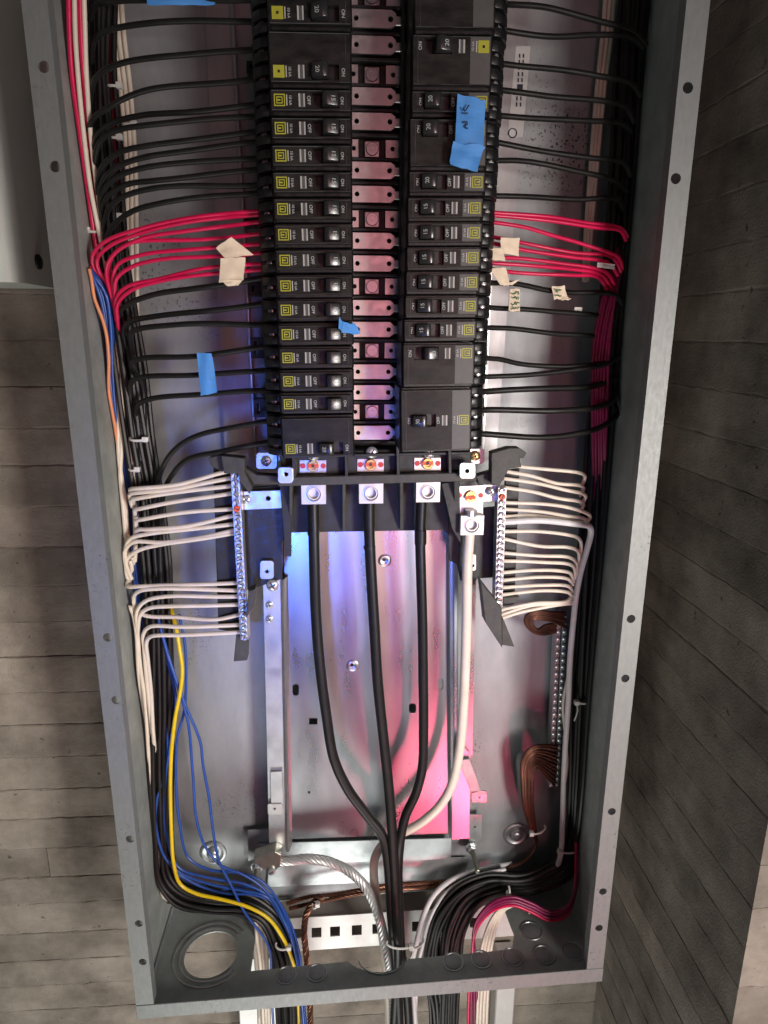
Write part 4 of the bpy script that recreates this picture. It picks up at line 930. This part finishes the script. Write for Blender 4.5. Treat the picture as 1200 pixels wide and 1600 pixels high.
# grey cables to the bottom right of the feeders
wire(ys([(800,1350),(760,1357),(728,1366),(700,1378),(678,1398),(662,1430),(652,1468),(644,1505),(646,1560),(652,1640)], 130, 84), 3.3, 'wgrey', 'thick grey-white cable curving down right of the black feeders', 'neutral_cable', 'cable')
wire(ys([(790,1358),(755,1366),(722,1378),(698,1394),(682,1415),(668,1445),(660,1480),(654,1505),(650,1560),(648,1640)], 116, 88), 2.2, 'wgrey', 'thinner grey cable under the thick one right of the black feeders', 'neutral_cable', 'cable')
# twisted cables: one mesh each with helical strands
def twisted(pts, r, strands, m, label, name, cat, pitch=34.0, group=None):
    path = spline([P(*p) for p in pts], 2.5); mb = MB(); s = [0.0]
    for i in range(1, len(path)): s.append(s[-1] + (path[i]-path[i-1]).length)
    up = V((0,-1,0)); fr = []
    for i, p in enumerate(path):
        t = (path[min(i+1,len(path)-1)] - path[max(i-1,0)]).normalized(); up = (up - t*up.dot(t)).normalized(); fr.append((up.copy(), t.cross(up)))
    rs = r * math.sin(math.pi/strands) / (1 + math.sin(math.pi/strands))
    for k in range(strands):
        mb.tube([p + (fr[i][0]*math.cos(2*math.pi*(k/strands + s[i]/pitch)) + fr[i][1]*math.sin(2*math.pi*(k/strands + s[i]/pitch)))*(r-rs) for i, p in enumerate(path)], rs, 6)
    mb.tube(path, r-1.6*rs, 6)
    return tag(mb.build(name, M[m], smooth=True), label, cat, group)
twisted([(428,1347,98),(452,1345,98),(480,1342,98),(515,1347,97),(545,1361,94),(566,1380,90),(582,1405,86),(594,1440,82),(603,1480,78),(609,1515,76),(614,1560,82),(618,1640,90)], 6.0, 7, 'alu', 'stranded bare aluminium ground cable arching from its clamp to the bottom', 'ground_cable', 'cable', 42)
for i, (pts, r, lb) in enumerate([
 ([(448,1412,126),(480,1402,124),(520,1398,122),(560,1391,122),(600,1384,124),(650,1380,126),(720,1376,128),(790,1362,130)], 2.7, 'upper twisted copper ground wires running level under the pan'),
 ([(452,1420,122),(484,1412,120),(522,1404,118),(562,1396,120),(610,1390,122),(668,1386,124),(740,1380,126)], 2.5, 'lower twisted copper ground wires running level under the pan'),
 ([(505,1402,114),(490,1410,110),(479,1428,106),(475,1455,102),(477,1480,100),(480,1510,98),(484,1570,102),(486,1640,106)], 4.2, 'twisted copper ground wires dropping through the bottom cut-out at left'),
 ([(700,1425,118),(690,1440,114),(684,1465,110),(684,1500,106),(686,1570,108),(686,1640,110)], 3.6, 'twisted copper ground wires dropping through the bottom cut-out at right')]):
    twisted(pts, r, 5, 'copper' if i != 3 else 'copper_dark', lb, 'ground_wire', 'wire', 30, 'copper ground wires')
gc = thing('ground_clamp', 'cast ground clamp gripping the stranded aluminium cable', 'clamp', P(425, 1365, 118))
slab([(396,1342),(430,1330),(440,1336),(438,1354),(424,1366),(398,1350)], 92, 16).build('body', M['stud'], gc, bevel=1.2, seg=2)
screw(P(424,1360,92), 4.8, M['zinc'], gc, h=4)

# ------------------------------------------------------------------ cable ties
def tie(px, py, Y, wpx, ang, label, tail=18, group='nylon cable ties', sag=5, head=None):
    a = math.radians(ang); c = P(px, py, Y); t = thing('cable_tie', label, 'cable tie', c, group)
    s = (P(px+1, py, Y) - c).length; h = wpx*0.5*s; u = V((math.cos(a),0,math.sin(a)))
    pts = [c + u*(h*math.sin(k*math.pi/2)) + V((0, -sag*math.cos(k*math.pi/2)+sag*0.9, -1.5*math.cos(k*math.pi/2))) for k in [-1.25+i*0.25 for i in range(11)]]
    MB().tube(pts, 1.25, 6).build('strap', M['tie'], t, smooth=True)
    p = pts[-3] if head is None or head > 0 else pts[2]
    MB().box(p.x-2.8,p.x+2.8,p.y-3.2,p.y+2,p.z-2.6,p.z+2.6).build('head', M['tie'], t, bevel=0.7, seg=2)
    if tail:
        MB().tube(spline([p, p+V((1,-3,-tail*0.4)), p+V((-2,-3,-tail))]), 0.9, 5).build('tail', M['tie'], t, smooth=True)
for a in [
 (214,686,88,26,0,'tie round the left black bundle below the blue-taped wires',0,'',1),
 (207,733,92,14,0,'short tie on the white wires above the left neutral wires',0,'',1),
 (132,232,84,16,0,'tie on the front red and white strand at the upper left wall',0,'',1),
 (142,359,86,16,-8,'tie on the red strand just above the left red fan',0,'',-1),
 (175,131,108,22,0,'tie on the red pair beside the white wires, uppermost at left',0,'',1),
 (178,212,108,16,0,'tie on the red pair behind the left black wires',0,'',1),
 (178,336,106,16,0,'tie on the red pair just above the left red fan',0,'',1),
 (199,191,122,20,0,'tie on the three white wires at left',0,'',1),
 (917,1097,96,32,4,'tie with hanging tail on the right black bundle, level with the ground bar',22,'',-1),
 (914,1236,96,18,0,'small tie on the right black bundle below the ground bar',0,'',1),
 (892,1331,92,36,2,'lowest tie round the right black bundle',0,'',-1),
 (842,1300,100,24,20,'tie on the copper wires beside the right emboss',0,'',-1),
 (796,1395,82,8,80,'upright tie across the right bundle above the magenta strand',0,'',-1),
 (827,1424,84,8,80,'tie on the magenta strand above the knockouts',0,'',1),
 (871,1448,84,10,80,'tie on the magenta strand near the lower right corner',0,'',1),
 (624,1480,48,40,-8,'tie bundling the feeders with the aluminium cable at the bottom',0,'',1),
 (653,1478,78,22,30,'tie on the grey cables beside the black feeders',14,'',-1),
 (441,1482,66,22,-8,'tie round the left bundle at the bottom cut-out',0,'',1),
 (492,1417,100,10,30,'small tie on the copper wires left of the aluminium cable',0,'',1),
 (572,1393,104,10,60,'small tie on the copper wires behind the aluminium cable',0,'',1)]:
    tie(a[0], a[1], a[2], a[3], a[4], a[5], a[6], head=a[8])

# ------------------------------------------------------------------ tapes and tags
def sheet_grid(corners, nu, nv, bulge, name, m, parent=None, th=0.25, ragged=0.0):
    # a thin flexible strip: corners (px,py,Y) TL TR BR BL, gently bulged and wrinkled, with thickness
    c = [P(*q) for q in corners]; mb = MB(); vs = []
    for layer in (0, th):
        for j in range(nv+1):
            for i in range(nu+1):
                u, v = i/nu, j/nv; p = c[0]*(1-u)*(1-v) + c[1]*u*(1-v) + c[2]*u*v + c[3]*(1-u)*v
                if layer == 0: rnd = V((0, bulge*math.sin(u*7+v*3)*0.5 + bulge*math.sin(v*9-u*2)*0.5, 0)); vs.append(p + rnd + (V((random.uniform(-1,1), 0, random.uniform(-1,1)))*ragged if j in (0, nv) else V((0,0,0))))
                else: vs.append(vs[j*(nu+1)+i] + V((0, th, 0)))
    k = (nu+1)*(nv+1); fs = []
    for j in range(nv):
        for i in range(nu):
            a = j*(nu+1)+i; fs += [(a, a+1, a+nu+2, a+nu+1), (k+a+nu+1, k+a+nu+2, k+a+1, k+a)]
    bd = [i for i in range(nu)] + [nu + j*(nu+1) for j in range(nv)] + [nv*(nu+1)+nu-i for i in range(nu)] + [(nv-j)*(nu+1) for j in range(nv)]
    for q in range(len(bd)):
        a, b_ = bd[q], bd[(q+1) % len(bd)]; fs.append((b_, a, a+k, b_+k))
    mb.add(vs, fs); return mb.build(name, M[m], parent, smooth=True)
t = sheet_grid([(307,551,46),(331,552,46),(340,614,48),(314,618,48)], 5, 10, 1.4, 'tape_strip', 'tape', None, 0.3, 0.5)
tag(t, 'strip of blue painter tape joining three black wires at left', 'tape', 'blue painter tape')
t = sheet_grid([(228,-12,46),(338,-12,44),(336,7,44),(230,8,46)], 8, 4, 1.0, 'tape_strip', 'tape', None, 0.3, 0.4)
tag(t, 'blue tape cut off by the top edge of the picture', 'tape', 'blue painter tape')
bt = thing('tape_strip', 'large blue painter tape with pen marks hanging on the right breakers', 'tape', P(735, 210, -6), 'blue painter tape')
sheet_grid([(715,146,-4),(759,158,-3),(755,236,-4),(711,230,-5)], 6, 12, 0.9, 'upper_strip', 'tape', bt, 0.3, 0.6)
sheet_grid([(708,222,-7),(757,228,-6),(745,269,-7),(702,257,-5)], 6, 6, 1.3, 'lower_strip', 'tape', bt, 0.3, 1.0)
for pts in ([(724,168),(726,173),(733,164)], [(724,177),(731,177)], [(724,192),(729,190),(730,194),(726,198),(731,201)]):
    MB().tube(spline([P(x, y, -6.6) for x, y in pts], 1), 0.5, 6).build('pen_mark', M['ink'], bt, smooth=True)
t2 = thing('tape_scrap', 'small torn scrap of blue tape between breaker and bus straps', 'tape', P(545, 515, -4), 'blue painter tape')
sheet_grid([(535,503,-4),(557,506,0),(563,522,4),(534,519,-2)], 6, 5, 1.2, 'flap', 'tape', t2, 0.3, 1.2)
sheet_grid([(530,494,-9),(536,504,-5),(535,519,-4),(529,512,-7)], 3, 4, 0.8, 'folded_end', 'tape', t2, 0.3, 0.5)
# paper flags
def flag(label, parts, Yb, group='paper wire flags'):
    f = thing('paper_flag', label, 'wire tag', P(*parts[0][0]), group)
    for i, c in enumerate(parts): sheet_grid(c, 5, 5, 0.9, 'wrap' if i == 0 else 'fold', 'paper', f, 0.3, 0.5)
    return f
flag('large beige paper flag folded round the left red wires', [[(345,403,34),(384,402,34),(380,438,34),(342,442,36)], [(337,388,36),(361,370,32),(396,398,34),(352,404,34)], [(346,438,35),(380,436,34),(372,446,36),(354,447,36)]], 34)
flag('beige paper flag round the upper right red wires', [[(782,371,36),(812,372,38),(810,400,40),(783,396,38)], [(758,385,36),(786,390,36),(790,408,36),(766,405,36)]], 36)
flag('beige paper flag with torn tail under the right red wires', [[(766,420,38),(791,418,38),(797,446,40),(782,446,40)], [(782,440,40),(792,442,40),(814,436,38),(800,446,40)]], 38)
f1 = flag('paper tag with green writing on the second black wire below the right red wires', [[(797,451,50),(813,451,50),(812,487,50),(795,486,50)]], 50)
f2 = flag('paper tag with green writing on the first black wire below the right red wires', [[(862,448,60),(882,446,60),(887,466,60),(866,468,60)], [(868,466,60),(887,464,60),(893,467,58),(880,470,60)]], 60)
for f, x0, y0, Y, rows_ in ((f1, 800, 455, 48.6, 4), (f2, 867, 451, 58.4, 2)):
    for j in range(rows_):
        y = y0 + j*8
        pts = [(x0 + t_*1.6 + random.uniform(-.8,.8), y + random.uniform(0, 6)) for t_ in range(8)]
        MB().tube([P(a, b_, Y) for a, b_ in pts], 0.45, 5).build('green_writing', M['green_ink'], f, smooth=True)
t = sheet_grid([(934,410,70),(961,413,74),(960,421,74),(933,417,70)], 4, 3, 0.6, 'wire_marker', 'tie', None, 0.6, 0.2); tag(t, 'small white marker sleeve on the right red wires', 'wire tag')
t = sheet_grid([(898,480,84),(910,480,84),(909,489,84),(897,489,84)], 3, 3, 0.4, 'wire_marker', 'tie', None, 0.6, 0.2); tag(t, 'tiny white marker on the second black wire below the right red wires', 'wire tag')

for o in bpy.data.objects:
    if '_o' in o: del o['_o']
